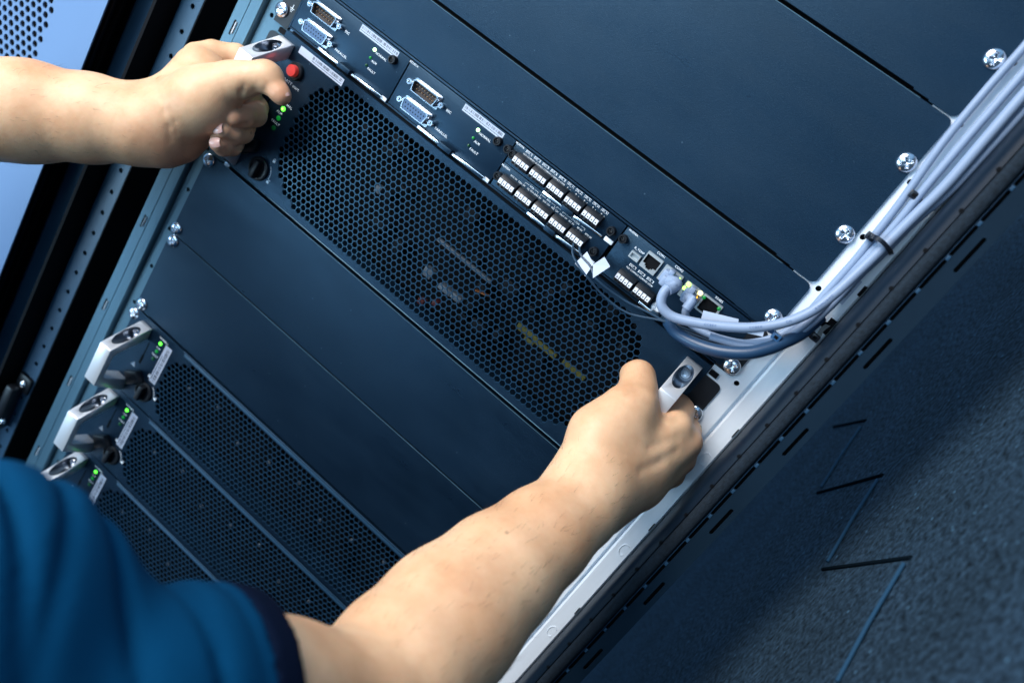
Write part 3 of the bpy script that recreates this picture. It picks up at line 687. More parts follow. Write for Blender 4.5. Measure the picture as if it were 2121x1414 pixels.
def terminal(parent, x, z, n=4, ph=3.72, name='terminal_block'):
    w_ = n * ph + .6
    m = MB(); m.prism([(-1.2, z + 5.6), (-6.2, z + 5.2), (-8.6, z + 2.2), (-8.6, z - 4.4), (-1.2, z - 4.4)], x, x + w_, 'x', bev=.3); b = m.build(name, 'black_plastic', parent)
    m = MB()
    for k in range(n):
        xx = x + .5 + k * ph
        m.plate([[(xx, z - 1.8), (xx + ph - .75, z - 1.8), (xx + ph - .75, z + 2.1), (xx, z + 2.1)], [(xx + 1.0, z - 1.2), (xx + 1.9, z - 1.2), (xx + 1.9, z - .0), (xx + 1.0, z - .0)]], -9.5, -8.5)
    m.build('release_levers', 'lever_white', b, smooth=False)
    m = MB()
    for k in range(n): xx = x + .5 + k * ph; m.plate([circ(xx + 1.45, z - 3.0, 1.15, 12)], -8.8, -8.55)
    m.build('wire_holes', 'black_void', b)
    return b
def boxed(parent, s_, x, z, w_, y=-1.55):
    text(s_, x, z, 2.0, parent, y)
    m = MB(); h = 2.1
    for a in ((x - w_ / 2, x - w_ / 2 + .2, z - h / 2, z + h / 2), (x + w_ / 2 - .2, x + w_ / 2, z - h / 2, z + h / 2), (x - w_ / 2, x + w_ / 2, z + h / 2, z + h / 2 + .2)): m.box(a[0], a[1], y, y + .04, a[2], a[3])
    m.build('label_outline', 'print_white', parent, smooth=False)
t3 = card('upper terminal block card with five black blocks in the top row', .8, 108.6, 245.0, 263.4, 'term')
for k in range(5):
    terminal(t3, 7.6 + 17.1 * k, 253.0)
names = ['DO_1', 'DO_2', 'DO_3', 'DO_4', 'DO_5', 'DI_1', 'DI_2', 'DI_3', 'DI_4', 'DI_5']
for k, s_ in enumerate(names):
    x = 14.2 + 8.25 * k; boxed(t3, s_, x, 261.7, 6.0)
    if k < 5: text('NO COM', x + .2, 259.0, 1.7, t3, -1.55)
    else: text('+  -', x + .2, 259.0, 2.2, t3, -1.55)
text('MUE07A', 4.6, 262.4, 2.0, t3, -1.55); thumb(t3, 2.0 + 2.6, 253.8); thumb(t3, 101.6, 253.8)
ejector(t3, 41, 98, 245.2)
m = MB(); m.box(100, 107.5, -2.2, -1.4, 244.6, 248, bev=.2); m.build('corner_clip', 'zinc', t3)
t4 = card('lower terminal block card with five black blocks and two tagged wires', .8, 106.4, 224.3, 244.6, 'term')
for k in range(5): terminal(t4, 7.3 + 17.1 * k, 232.9)
for s_, x in (('BTG 0V', 14.5), ('GEN 0V', 22.6), ('OL STA DRV 0V', 35), ('NO 12V', 47.5), ('NC 12V', 56), ('OUT 0V', 64.5), ('MT 0V', 72.5), ('BP 0V', 80.5), ('SPD 0V', 89)): text(s_, x, 239.6, 1.75, t4, -1.55)
text('BCB', 31, 242.2, 1.8, t4, -1.55); text('EPO', 48, 242.2, 1.8, t4, -1.55); text('SWITCH STATUS', 70, 242.2, 1.9, t4, -1.55)
m = MB()
for a in ((24.5, 28.3), (33.8, 37.5), (40, 45), (50.8, 54.5), (56, 60), (80, 84)): m.box(a[0], a[1], -1.6, -1.56, 242.3, 242.5)
for a in (24.5, 37.3, 40, 54.3, 56, 83.8): m.box(a, a + .2, -1.6, -1.56, 240.9, 242.5)
m.build('label_outline', 'print_white', t4, smooth=False)
text('MUE05A', 4.6, 242.2, 2.0, t4, -1.55); thumb(t4, 3.9, 233.6); thumb(t4, 99.8, 233.4); ejector(t4, 40, 94, 224.8)
m = MB(); m.box(98, 105, -2.2, -1.4, 224.3, 227, bev=.2); m.build('corner_clip', 'zinc', t4)
t5 = card('network card at the right end with cable sockets and lit orange and green lights', 109.2, 226, 224.3, 263.4, 'net')
thumb(t5, 112.4, 254.6); text('MUE08A', 115.6, 262.4, 2.0, t5, -1.55)
for k in range(2): terminal(t5, 124.4 + 17 * k, 231.2)
for k, s_ in enumerate(('DO_1', 'DO_2', 'DO_3')): boxed(t5, s_, 130.2 + 8.3 * k, 242.0, 6.0); text('NO COM', 130.4 + 8.3 * k, 239.2, 1.7, t5, -1.55)
m = MB(); m.plate([rrect(122.9, 131.3, 246.9, 252.3, .4), rrect(124.1, 130.1, 248.0, 251.1, .3)], -5.0, -1.4); m.box(124, 130.2, -2.6, -1.4, 247.9, 251.2); m.build('sensor_socket', 'jack_silver', t5)
text('B_TEMP', 127, 254.6, 2.2, t5, -1.55); text('COM1', 142, 261.9, 2.3, t5, -1.55); text('COM2', 158.5, 261.9, 2.3, t5, -1.55); text('RS485', 195, 261.9, 2.3, t5, -1.55)
def rj(x0, x1, z0, z1, nm='network_socket'):
    xc = (x0 + x1) / 2; h = z1 - z0
    hole = [(xc - 5.9, z1 - 2.2), (xc - 5.9, z0 + 3.9), (xc - 3.4, z0 + 3.9), (xc - 3.4, z0 + 2.6), (xc - 1.9, z0 + 2.6), (xc - 1.9, z0 + 1.4), (xc + 1.9, z0 + 1.4), (xc + 1.9, z0 + 2.6), (xc + 3.4, z0 + 2.6), (xc + 3.4, z0 + 3.9), (xc + 5.9, z0 + 3.9), (xc + 5.9, z1 - 2.2)]
    m = MB(); m.plate([rrect(x0, x1, z0, z1, .5), hole], -3.6, -1.4); a = m.build(nm, 'jack_silver', t5)
    m = MB(); m.plate([hole], -1.7, -1.5); m.build('socket_cavity', 'black_void', a)
    return a
rj(133.1, 146.6, 246.3, 259.6); rj(149.5, 165.2, 246.7, 259.6); rj(168.7, 184.0, 246.7, 259.6)
m = MB(); m.plate([rrect(184.4, 200.8, 246.5, 259.8, .5), rrect(186, 199.2, 247.6, 258.4, .5)], -3.6, -1.4); a = m.build('network_socket', 'jack_silver', t5)
m = MB(); m.box(186, 199.2, -1.9, -1.5, 247.6, 258.4); m.build('socket_cavity', 'black_void', a)
for x, z, mt_, r in ((171.2, 257.6, 'led_lime', 1.9), (170.3, 253.6, 'led_lime', 1.5), (181.6, 257.7, 'led_yellow', 1.8), (180.5, 253.4, 'led_amber', 1.7), (185.6, 257, 'led_mid', 1.4), (163.4, 256.8, 'led_lime', .9), (199.0, 257.2, 'led_mid', 1.4)): led(t5, x, z, mt_, r, -3.6)
m = MB(); screw_head(m, (163.0, -1.4, 228.9), 4.2, 2.0); m.build('card_screw', 'zinc', t5)
ejector(t5, 150, 186, 224.2)
# ================================================================== CABLES
def spline(pts, n=10):
    P = [Vector(p) for p in pts]; P = [P[0] * 2 - P[1]] + P + [P[-1] * 2 - P[-2]]; out = []
    for i in range(1, len(P) - 2):
        for k in range(n):
            t = k / n; a, b, c, d = P[i - 1:i + 3]
            out.append(.5 * ((2 * b) + (c - a) * t + (2 * a - 5 * b + 4 * c - d) * t * t + (3 * b - a - 3 * c + d) * t ** 3))
    out.append(P[-2]); return out
def pxs(l): return [at(u, v, y) for u, v, y in l]
def cable(label, l, r, mt, cat='cable', name='network_cable', group='grey network cables'):
    pts = spline(pxs(l)); t = thing(name, label, cat, tuple(pts[0]), group); m = MB(); m.tube(pts, r, 14); m.build('cable_jacket', mt, t); return t, pts
c1, P1 = cable('thick grey cable plugged into the second socket, the topmost looping cable', [(1398, 588, -26), (1376, 604, -31), (1370, 632, -33), (1392, 655, -33), (1440, 668, -33), (1500, 676, -33), (1560, 678, -32), (1625, 668, -30), (1680, 645, -28), (1730, 607, -24), (1786, 555, -18), (1836, 506, -15), (1895, 447, -13), (1960, 383, -13), (2040, 290, -13), (2121, 196, -13), (2260, 40, -13)], 3.55, 'cable_grey')
q = at(1396, 583, -14)
m = MB(); bx = [(150.8, 247.5), (163.5, 247.5), (163.5, 258.8), (150.8, 258.8)]
m.box(151.4, 163.0, -13, -1.8, 248.2, 258.0, bev=1.2); m.box(154, 160.2, -20, -11, 247.6, 255.6, bev=1.6); m.box(155, 159.6, -17, -8, 257.0, 261.0, bev=1.2)
m.tube(spline([(157, -14, 252), tuple(at(1400, 588, -22)), tuple(at(1381, 600, -30))]), 4.6, 14, rr=None); m.build('plug_boot', 'cable_grey', c1)
c2, P2 = cable('grey cable plugged into the third socket beside the orange lights', [(1438, 615, -20), (1424, 634, -22), (1420, 652, -20), (1432, 672, -16), (1462, 690, -16), (1500, 703, -18), (1545, 711, -20), (1600, 706, -20), (1650, 684, -18), (1700, 640, -14), (1745, 590, -9), (1800, 528, -8), (1858, 462, -8), (1920, 385, -8), (2000, 290, -8), (2121, 150, -8), (2250, 0, -8)], 2.75, 'cable_grey')
m = MB(); m.box(171.6, 181.2, -12, -1.8, 248.5, 256.5, bev=1.1); m.box(174.3, 178.8, -17, -8, 254.5, 260.6, bev=1.1); m.box(173.0, 180.0, -18.5, -11, 247.4, 253.6, bev=1.6)
m.tube(spline([(176, -14, 251), tuple(at(1433, 622, -20)), tuple(at(1421, 640, -22))]), 3.6, 14); m.build('plug_boot', 'cable_grey', c2)
c3, P3 = cable('grey cable lying flat on the rail on the inner side of the bundle', [(1455, 700, -4), (1520, 712, -8), (1600, 700, -9), (1660, 662, -8), (1712, 605, -6), (1770, 540, -5), (1808, 492, -5), (1868, 415, -5), (1950, 300, -5), (2040, 190, -5), (2121, 98, -5), (2220, -20, -5)], 2.7, 'cable_grey')
c4, P4 = cable('outermost grey cable of the bundle, nearest to the dark cabinet frame', [(1470, 697, -24), (1540, 716, -23), (1610, 712, -20), (1668, 680, -15), (1722, 632, -11), (1775, 575, -9), (1833, 520, -9), (1890, 462, -9), (1965, 398, -9), (2045, 312, -9), (2121, 228, -9), (2240, 90, -9)], 2.8, 'cable_grey')
c5, P5 = cable('thick dark blue cable sagging below the grey ones above the right handle', [(1385, 668, -10), (1402, 690, -22), (1440, 712, -30), (1490, 727, -34), (1545, 731, -34), (1590, 722, -30), (1625, 708, -24), (1660, 690, -14), (1700, 655, -4)], 4.6, 'cable_dark', group='dark cables below the bundle')
c6, P6 = cable('thin black cable between the dark blue cable and the grey loop', [(1380, 655, -6), (1430, 690, -10), (1480, 708, -14), (1540, 720, -16), (1610, 705, -16)], 1.8, 'tie_black', group='dark cables below the bundle')
# printed cable lettering
def along(pts, s0, txt, size, r, parent, mt='print_dark'):
    # letters wrapped on the viewer side of the cable
    L = [0]
    for a, b in zip(pts, pts[1:]): L.append(L[-1] + (b - a).length)
    cu = bpy.data.curves.new('t', 'FONT'); cu.body = txt; cu.size = size; cu.align_y = 'CENTER'; cu.space_character = 1.25
    o = bpy.data.objects.new('t', cu); COL.objects.link(o); dg = bpy.context.evaluated_depsgraph_get(); dg.update()
    me = o.evaluated_get(dg).to_mesh(); vs = []
    for v in me.vertices:
        s_ = s0 + v.co.x; i = max(0, min(len(pts) - 2, next((k for k in range(len(L) - 1) if L[k + 1] > s_), len(pts) - 2)))
        f = (s_ - L[i]) / max(L[i + 1] - L[i], 1e-6); p = pts[i].lerp(pts[i + 1], f); t = (pts[i + 1] - pts[i]).normalized()
        view = (CP - p).normalized(); n = (view - t * view.dot(t)).normalized(); sd = n.cross(t)
        a = v.co.y / r; vs.append(p + (n * math.cos(a) + sd * math.sin(a)) * (r + .05))
    fs = [list(p.vertices) for p in me.polygons]; bpy.data.objects.remove(o)
    m = MB(); m.add(vs, fs); m.build('printed_text', mt, parent, smooth=False, clean=False)
mat('print_blue', (.10, .17, .33), .6)
along(P1, 54, 'CCBEX', 2.3, 3.75, c1, 'print_blue'); along(P1, 84, 'CCBEX', 2.3, 3.75, c1, 'print_blue'); along(P1, 108, 'CN', 2.3, 3.75, c1, 'print_blue'); along(P1, 128, 'XINHUANG', 2.3, 3.75, c1, 'print_blue')
# white markers on cables
q0, q1 = at(1459, 655, -24), at(1535, 668, -24)
def flag(label, corners, name='cable_tag', mt='white_label', th=.5, group='white paper cable tags'):
    c = sum((Vector(p) for p in corners), Vector()) / len(corners); n = (Vector(corners[1]) - Vector(corners[0])).cross(Vector(corners[2]) - Vector(corners[0])).normalized() * th
    m = MB(); k = len(corners); m.add([Vector(p) for p in corners] + [Vector(p) + n for p in corners], [tuple(range(k)), tuple(range(k, 2 * k))] + [(i, (i + 1) % k, k + (i + 1) % k, k + i) for i in range(k)])
    o = m.build(name, mt, None, loc=tuple(c), smooth=False); tag(o, label, 'tag', group); return o
flag('white printed strip lying behind the topmost looping cable under the orange lights', pxs([(1457, 643, -22), (1530, 661, -22), (1528, 680, -22), (1452, 660, -22)]))
flag('white tag between the loop of cables beside the blue tie head', pxs([(1546, 683, -33), (1584, 680, -33), (1580, 697, -33), (1548, 690, -33)]))
flag('left one of two white tags hanging on the thin wires', pxs([(1191, 545, -16), (1216, 521, -14), (1229, 547, -17), (1212, 572, -20)]))
flag('right one of two white tags hanging on the thin wires', pxs([(1228, 548, -19), (1252, 532, -17), (1264, 552, -18), (1228, 576, -22)]))
for lab, l in (('thin wire leading to the left white tag', [(1188, 504, -8), (1186, 525, -14), (1197, 548, -17), (1215, 572, -19), (1250, 612, -14), (1300, 648, -12), (1370, 664, -14), (1430, 684, -16), (1500, 705, -16), (1590, 712, -18)]),
               ('thin wire leading to the right white tag', [(1200, 510, -8), (1203, 528, -14), (1222, 550, -18), (1237, 580, -20), (1290, 620, -12), (1345, 648, -12), (1390, 672, -14), (1440, 694, -18), (1500, 712, -20), (1600, 716, -20)])):
    pts = spline(pxs(l)); m = MB(); m.tube(pts, .85, 8); o = m.build('thin_wire', 'wire_dark', None, loc=tuple(pts[0])); tag(o, lab, 'wire', 'thin tagged wires')
# cable ties
def tie(label, pts, head, mt, group='cable ties'):
    t = thing('cable_tie', label, 'cable tie', tuple(head)); t['group'] = group
    m = MB(); P = [Vector(p) for p in pts]
    for a, b in zip(P, P[1:]):
        d = (b - a).normalized(); v = (CP - a).normalized(); n = (v - d * v.dot(d)).normalized(); sd = d.cross(n) * 1.5; n = n * .5
        q = [a - d * .3 + sd - n, a - d * .3 + sd + n, a - d * .3 - sd + n, a - d * .3 - sd - n, b + d * .3 + sd - n, b + d * .3 + sd + n, b + d * .3 - sd + n, b + d * .3 - sd - n]
        m.add(q, [(0, 1, 2, 3), (7, 6, 5, 4), (0, 4, 5, 1), (1, 5, 6, 2), (2, 6, 7, 3), (3, 7, 4, 0)])
    m.build('strap', mt, t)
    h = Vector(head); m = MB(); m.box(h.x - 3.2, h.x + 3.2, h.y - 2.6, h.y + 2.6, h.z - 2.6, h.z + 2.6, bev=.7); m.build('tie_head', mt, t)
    m = MB(); m.box(h.x - 1.4, h.x + 1.4, h.y - 2.8, h.y - 2.5, h.z - 1.1, h.z + 1.1); m.build('head_slot', 'black_void', t)
tie('black cable tie round the middle of the grey bundle next to a rail hole', spline(pxs([(1796, 488, -8), (1812, 491, -21), (1829, 502, -23), (1843, 519, -19), (1846, 526, -8)]), 4), at(1803, 490, -11), 'tie_black')
tie('small black cable tie high on the bundle against the white rail', spline(pxs([(1886, 402, -6), (1893, 404, -10), (1902, 410, -9), (1908, 417, -5)]), 4), at(1893, 404, -8), 'tie_black')
tie('blue grey cable tie with square head gathering the cables above the right handle', spline(pxs([(1593, 684, -26), (1606, 692, -28), (1615, 706, -27), (1606, 722, -20)]), 4), at(1608, 697, -28), 'tie_blue')
tie('black cable tie clipped through the rail below the bundle', spline(pxs([(1668, 684, -4), (1682, 697, -6), (1694, 697, -5), (1703, 682, -4), (1717, 672, -3)]), 4), at(1688, 698, -5), 'tie_black')
m = MB(); m.box(262.0, 267.0, -3.6, -3.3, 288, 300); m.box(252.8, 263.5, -3.6, -3.3, 291, 295.5); m.box(264.5, 267, -3.5, -3.25, 322, 330)
m.each('rail_cutout', 'black_void', cab)
m = MB(); q = at(1757, 602, -3.5); m.box(q.x - 2.2, q.x + 3.2, -3.5, -3.3, q.z - 10, q.z + 10); ob = m.build('rail_sticker', 'white_label', cab)
text('SE0271', q.x + .5, q.z, 3.0, cab, -3.6, 'print_dark', rot=PI / 2)
# ================================================================== PERSON
def smin(a, b, k):
    h = np.maximum(k - np.abs(a - b), 0) / k
    return np.minimum(a, b) - h * h * k * .25
class Field:
    def __init__(s, lo, hi, vx):
        s.lo = np.array(lo, float); s.vx = vx; s.n = (np.ceil((np.array(hi) - s.lo) / vx)).astype(int) + 1
        s.f = np.full(s.n, 60.0, np.float32)
    def sub(s, lo, hi):
        a = np.maximum(np.floor((lo - s.lo) / s.vx).astype(int), 0); b = np.minimum(np.ceil((hi - s.lo) / s.vx).astype(int) + 1, s.n)
        if np.any(b <= a): return None
        sl = tuple(slice(a[i], b[i]) for i in range(3))
        ax = [s.lo[i] + s.vx * np.arange(a[i], b[i]) for i in range(3)]
        return sl, ax
    def chain(s, pts, k_in, k_out, flat=None):
        """pts: list of (Vector, r) tapered capsules blended among themselves by k_in, into the field by k_out"""
        P = [np.array(p[0][:]) for p in pts]; r = [p[1] for p in pts]; mg = max(k_out, 8)
        lo = np.min([p - q for p, q in zip(P, r)], 0) - mg; hi = np.max([p + q for p, q in zip(P, r)], 0) + mg
        g = s.sub(lo, hi)
        if g is None: return
        sl, ax = g; X, Y, Z = np.meshgrid(*ax, indexing='ij', sparse=True); d = None
        for (a, ra, b, rb) in zip(P, r, P[1:], r[1:]):
            ab = b - a; L2 = ab @ ab
            t = np.clip(((X - a[0]) * ab[0] + (Y - a[1]) * ab[1] + (Z - a[2]) * ab[2]) / L2, 0, 1)
            e = np.sqrt((X - a[0] - t * ab[0]) ** 2 + (Y - a[1] - t * ab[1]) ** 2 + (Z - a[2] - t * ab[2]) ** 2) - (ra + (rb - ra) * t)
            d = e if d is None else smin(d, e, k_in)
        s.f[sl] = smin(s.f[sl], d.astype(np.float32), k_out)
    def groove(s, pts, w_, a):
        for p, q in zip(pts, pts[1:]):
            p, q = np.array(p[:]), np.array(q[:]); g = s.sub(np.minimum(p, q) - 3 * w_, np.maximum(p, q) + 3 * w_)
            if g is None: continue
            sl, ax = g; X, Y, Z = np.meshgrid(*ax, indexing='ij', sparse=True); ab = q - p
            t = np.clip(((X - p[0]) * ab[0] + (Y - p[1]) * ab[1] + (Z - p[2]) * ab[2]) / (ab @ ab), 0, 1)
            d2 = (X - p[0] - t * ab[0]) ** 2 + (Y - p[1] - t * ab[1]) ** 2 + (Z - p[2] - t * ab[2]) ** 2
            s.f[sl] += (a * np.exp(-d2 / (w_ * w_))).astype(np.float32)
    def surf(s, u, v):          # first surface point met from the camera
        for d in np.arange(380, 760, 1.0):
            p = dp(u, v, float(d)); i = ((np.array(p[:]) - s.lo) / s.vx).astype(int)
            if np.all(i >= 0) and np.all(i < s.n) and s.f[tuple(i)] < 0: return p
        return None
    def crease(s, px, w_=2.0, a=1.1):
        P = [s.surf(u, v) for u, v in px]; P = [p for p in P if p is not None]
        if len(P) > 1: s.groove(P, w_, a)
    def mesh(s):
        f = s.f; ins = f < 0; n = f.shape
        c = np.zeros((n[0] - 1, n[1] - 1, n[2] - 1), np.int8)
        for i in (0, 1):
            for j in (0, 1):
                for k in (0, 1): c += ins[i:n[0] - 1 + i, j:n[1] - 1 + j, k:n[2] - 1 + k]
        act = (c > 0) & (c < 8); idx = -np.ones(act.shape, np.int64); cells = np.argwhere(act); idx[act] = np.arange(len(cells))
        pos = np.zeros((len(cells), 3)); cnt = np.zeros(len(cells))
        cs = [(i, j, k) for i in (0, 1) for j in (0, 1) for k in (0, 1)]
        val = {o: f[cells[:, 0] + o[0], cells[:, 1] + o[1], cells[:, 2] + o[2]] for o in cs}
        for o in cs:
            for a in range(3):
                if o[a] == 0:
                    o2 = list(o); o2[a] = 1; o2 = tuple(o2); v0, v1 = val[o], val[o2]; m_ = (v0 < 0) != (v1 < 0)
                    t = np.where(m_, v0 / np.where(m_, v0 - v1, 1), 0); p = np.array(o, float)[None, :].repeat(len(cells), 0); p[:, a] += t
                    pos[m_] += p[m_]; cnt[m_] += 1
        pos = s.lo + s.vx * (cells + pos / cnt[:, None]); faces = []
        for a in range(3):
            b, c_ = [(1, 2), (2, 0), (0, 1)][a]
            s0 = [slice(None)] * 3; s1 = [slice(None)] * 3; s0[a] = slice(0, n[a] - 1); s1[a] = slice(1, n[a])
            for q in (b, c_): s0[q] = s1[q] = slice(1, n[q] - 1)
            A, B = ins[tuple(s0)], ins[tuple(s1)]
            for up in (True, False):
                e = np.argwhere((A & ~B) if up else (~A & B))
                if not len(e): continue
                e[:, b] += 1; e[:, c_] += 1
                def I(db, dc): q = e.copy(); q[:, b] -= db; q[:, c_] -= dc; return idx[q[:, 0], q[:, 1], q[:, 2]]
                q = np.stack([I(1, 1), I(0, 1), I(0, 0), I(1, 0)], 1); faces.append(q if up else q[:, ::-1])
        return pos, np.concatenate(faces)
def D(*l): return [(dp(u, v, d), r) for u, v, d, r in l]
def mesh_from(parts, name, mt, parent, smooth_it=2):
    vs = []; fs = []; o = 0
    for v, f in parts: vs.append(v); fs.append(f + o); o += len(v)
    v = np.concatenate(vs); f = np.concatenate(fs)
    for it in range(smooth_it * 2):        # Taubin-like smoothing
        acc = np.zeros_like(v); c = np.zeros(len(v))
        for i in range(4):
            a, b = f[:, i], f[:, (i + 1) % 4]; np.add.at(acc, a, v[b]); np.add.at(c, a, 1); np.add.at(acc, b, v[a]); np.add.at(c, b, 1)
        v = v + (.6 if it % 2 == 0 else -.55) * (acc / np.maximum(c, 1)[:, None] - v)
    me = bpy.data.meshes.new(name); off = np.array(parent['_o']); me.from_pydata(((v - off) * S).tolist(), [], f.tolist())
    me.materials.append(MATS[mt]); me.polygons.foreach_set('use_smooth', [True] * len(me.polygons)); me.update()
    ob = bpy.data.objects.new(name, me); COL.objects.link(ob); ob.parent = parent; ob['_o'] = parent['_o']
    return ob, v
base = dp(-350, 2300, 560)
person = thing('person', 'person in a blue short sleeved shirt gripping both handles of the large grille unit', 'person', tuple(base))
# --- left arm and hand
LA = D((-1150, 900, 520, 66), (-560, 330, 620, 50), (-330, 215, 655, 49), (-120, 220, 670, 45), (60, 232, 679, 40), (190, 246, 683, 35), (280, 256, 684, 31), (322, 260, 684, 29.5))
lo = dp(-220, 60, 760); 
fl = Field((-640, -160, 0), (-140, 25, 260), 1.35)
def hand_left(F_):
    F_.chain(LA, 10, 1)
    F_.chain(D((300, 262, 686, 25), (345, 240, 688, 23), (405, 142, 692, 17.5)), 6, 16)       # index metacarpal
    F_.chain(D((300, 262, 686, 25), (365, 230, 688, 24), (430, 165, 694, 19)), 6, 14)
    F_.chain(D((318, 268, 682, 25), (350, 290, 684, 20), (378, 288, 686, 17), (430, 248, 690, 15)), 6, 12)   # heel of hand
    F_.chain(D((330, 255, 676, 26), (420, 208, 664, 27), (478, 170, 656, 16.5)), 6, 12)          # thenar
    F_.chain(D((440, 185, 660, 19), (498, 166, 650, 14.6), (548, 157, 646, 11.8), (556, 163, 646, 11.6), (580, 194, 644, 7.6), (585, 200, 644, 6.8)), 3, 4)  # thumb
    F_.chain(D((408, 118, 697, 12), (440, 110, 703, 10.5), (490, 115, 708, 9.5), (528, 165, 708, 9), (520, 199, 696, 8), (500, 203, 684, 7.4)), 2.5, 3)  # index
    F_.chain(D((430, 165, 702, 12), (500, 180, 712, 10), (531, 224, 706, 9.7), (528, 238, 690, 9.7), (505, 243, 675, 9.2), (482, 243, 664, 8.3)), 2.5, .7)
    F_.chain(D((425, 200, 702, 12), (480, 222, 712, 10), (506, 262, 706, 9.2), (502, 274, 690, 9.2), (480, 278, 674, 8.8), (461, 270, 665, 7.8)), 2.5, .5)
    F_.chain(D((415, 230, 702, 11), (462, 262, 708, 9), (484, 296, 700, 8.4), (480, 302, 688, 8.4), (463, 303, 676, 8.0), (452, 297, 668, 7.2)), 2.5, .5)
hand_left(fl)
for l, w_, a in (([(497, 206), (500, 190), (506, 176)], 2.4, .8), ([(518, 193), (528, 186)], 2, .4), ([(542, 192), (550, 184), (556, 172)], 2, .4),
                 ([(473, 255), (494, 262), (516, 257)], 1.7, 1.2), ([(447, 283), (468, 292), (489, 296)], 1.7, 1.2), ([(502, 206), (522, 206), (544, 211)], 1.7, 1.1), ([(530, 218), (536, 228), (536, 240)], 1.6, .5), ([(500, 268), (507, 276), (504, 286)], 1.6, .5), ([(318, 185), (334, 205), (344, 230)], 2.6, .6), ([(338, 232), (350, 262), (352, 290)], 2.6, .55), ([(352, 225), (364, 250), (366, 275)], 2.4, .4)): fl.crease(l, w_, a)
# --- right arm and hand
RA = D((1228, 1018, 556, 25), (1195, 1050, 546, 26.5), (1120, 1112, 524, 30.5), (1030, 1188, 500, 35.5), (932, 1280, 474, 40.6), (842, 1372, 446, 42.5))
RB = D((835, 1380, 446, 39), (775, 1450, 424, 38), (690, 1484, 400, 38), (560, 1480, 368, 40), (460, 1482, 340, 41), (260, 1515, 308, 42), (80, 1530, 298, 42))
def hand_right(F_):
    F_.chain(RA, 12, 1); F_.chain(RB, 12, 9)
    F_.chain(D((1225, 1018, 558, 24), (1300, 950, 572, 21.5), (1396, 886, 588, 13.0)), 6, 10)
    F_.chain(D((1232, 1030, 560, 24), (1330, 965, 578, 20), (1422, 915, 593, 11.2)), 6, 6)
    F_.chain(D((1240, 1040, 564, 22), (1330, 995, 584, 17), (1411, 949, 600, 10.6)), 6, 6)
    F_.chain(D((1246, 1040, 568, 17), (1320, 1016, 590, 12.5), (1390, 980, 608, 9)), 6, 8)
    F_.chain(D((1215, 1000, 556, 25), (1250, 905, 566, 24), (1294, 855, 572, 18.5)), 6, 14)
    F_.chain(D((1290, 870, 572, 19), (1316, 838, 578, 15.5), (1321, 805, 586, 13.4), (1322, 780, 592, 11.6), (1312, 777, 600, 10.2)), 4, 9)   # thumb
    F_.chain(D((1394, 884, 592, 12.5), (1408, 850, 610, 10.6), (1405, 843, 618, 10), (1380, 845, 636, 9.4), (1350, 850, 640, 9), (1325, 860, 630, 8)), 2.5, 5)
    F_.chain(D((1421, 914, 598, 11), (1424, 892, 618, 10), (1400, 886, 640, 9.4), (1360, 890, 646, 9), (1330, 895, 634, 8)), 2.5, 4)
    F_.chain(D((1408, 948, 604, 10.5), (1408, 930, 624, 9.6), (1385, 924, 644, 9), (1345, 925, 648, 8.6), (1318, 928, 636, 7.6)), 2.5, 4)
    F_.chain(D((1390, 982, 610, 9.5), (1384, 968, 628, 8.6), (1362, 962, 644, 8), (1330, 962, 644, 7.6), (1306, 962, 634, 7)), 2.5, 4)
A_ = [p for p, r in RA + RB] + [dp(1446, 880, 640), dp(1300, 750, 560), dp(1300, 1080, 640)]
lo = np.min([np.array(p[:]) for p in A_], 0) - 62; hi = np.max([np.array(p[:]) for p in A_], 0) + 40
fr = Field((lo[0], lo[1], lo[2]), (hi[0] + 10, min(hi[1], 12), hi[2]), 1.8)
hand_right(fr)
for l, w_, a in (([(1366, 838), (1371, 856), (1374, 872)], 2.6, 1.6), ([(1300, 812), (1316, 808), (1336, 810)], 2.2, .7), ([(1302, 818), (1318, 815), (1338, 817)], 2, .6), ([(1180, 985), (1210, 1000), (1235, 1012)], 3, .5),
                 ([(1395, 872), (1404, 866), (1414, 864)], 2.2, .7), ([(1404, 935), (1370, 955), (1330, 975)], 3.2, 1.0), ([(1405, 905), (1375, 915), (1345, 928)], 3.2, .8)): fr.crease(l, w_, a)
# --- coarse torso and left upper arm (out of the frame, under the shirt)
TOR = [(dp(60, 1540, 298), 40), (dp(-300, 1760, 335), 80), (dp(-700, 1900, 480), 110), (dp(-1000, 1300, 520), 80)]
TO2 = [(dp(-600, 1850, 430), 120), (dp(-350, 2900, 620), 125)]
allp = [p for p, r in TOR + TO2]; lo = np.min([np.array(p[:]) for p in allp], 0) - 135; hi = np.max([np.array(p[:]) for p in allp], 0) + 135
ft = Field(lo, hi, 6); ft.chain(TOR, 40, 1); ft.chain(TO2, 40, 60)
ft2 = Field(np.array(dp(-1150, 900, 520)[:]) - [120, 120, 120], np.array(dp(-560, 330, 620)[:]) + [160, 160, 160], 4)
pl = [np.array(p[:]) for p, r in LA[:5]] + [np.array(dp(-1000, 1300, 520)[:])]
ft2 = Field(np.min(pl, 0) - 90, np.max(pl, 0) + 90, 4); ft2.chain(LA[:4], 10, 1); ft2.chain([(dp(-1000, 1300, 520), 80), (dp(-1150, 900, 520), 66)], 10, 20)
def cap(fld): fld.f[0] = fld.f[-1] = 60; fld.f[:, 0] = fld.f[:, -1] = 60; fld.f[:, :, 0] = fld.f[:, :, -1] = 60
for q in (fl, fr, ft, ft2): cap(q)
body, bv = mesh_from([fl.mesh(), fr.mesh(), ft.mesh(), ft2.mesh()], 'body', 'skin', person, 1)
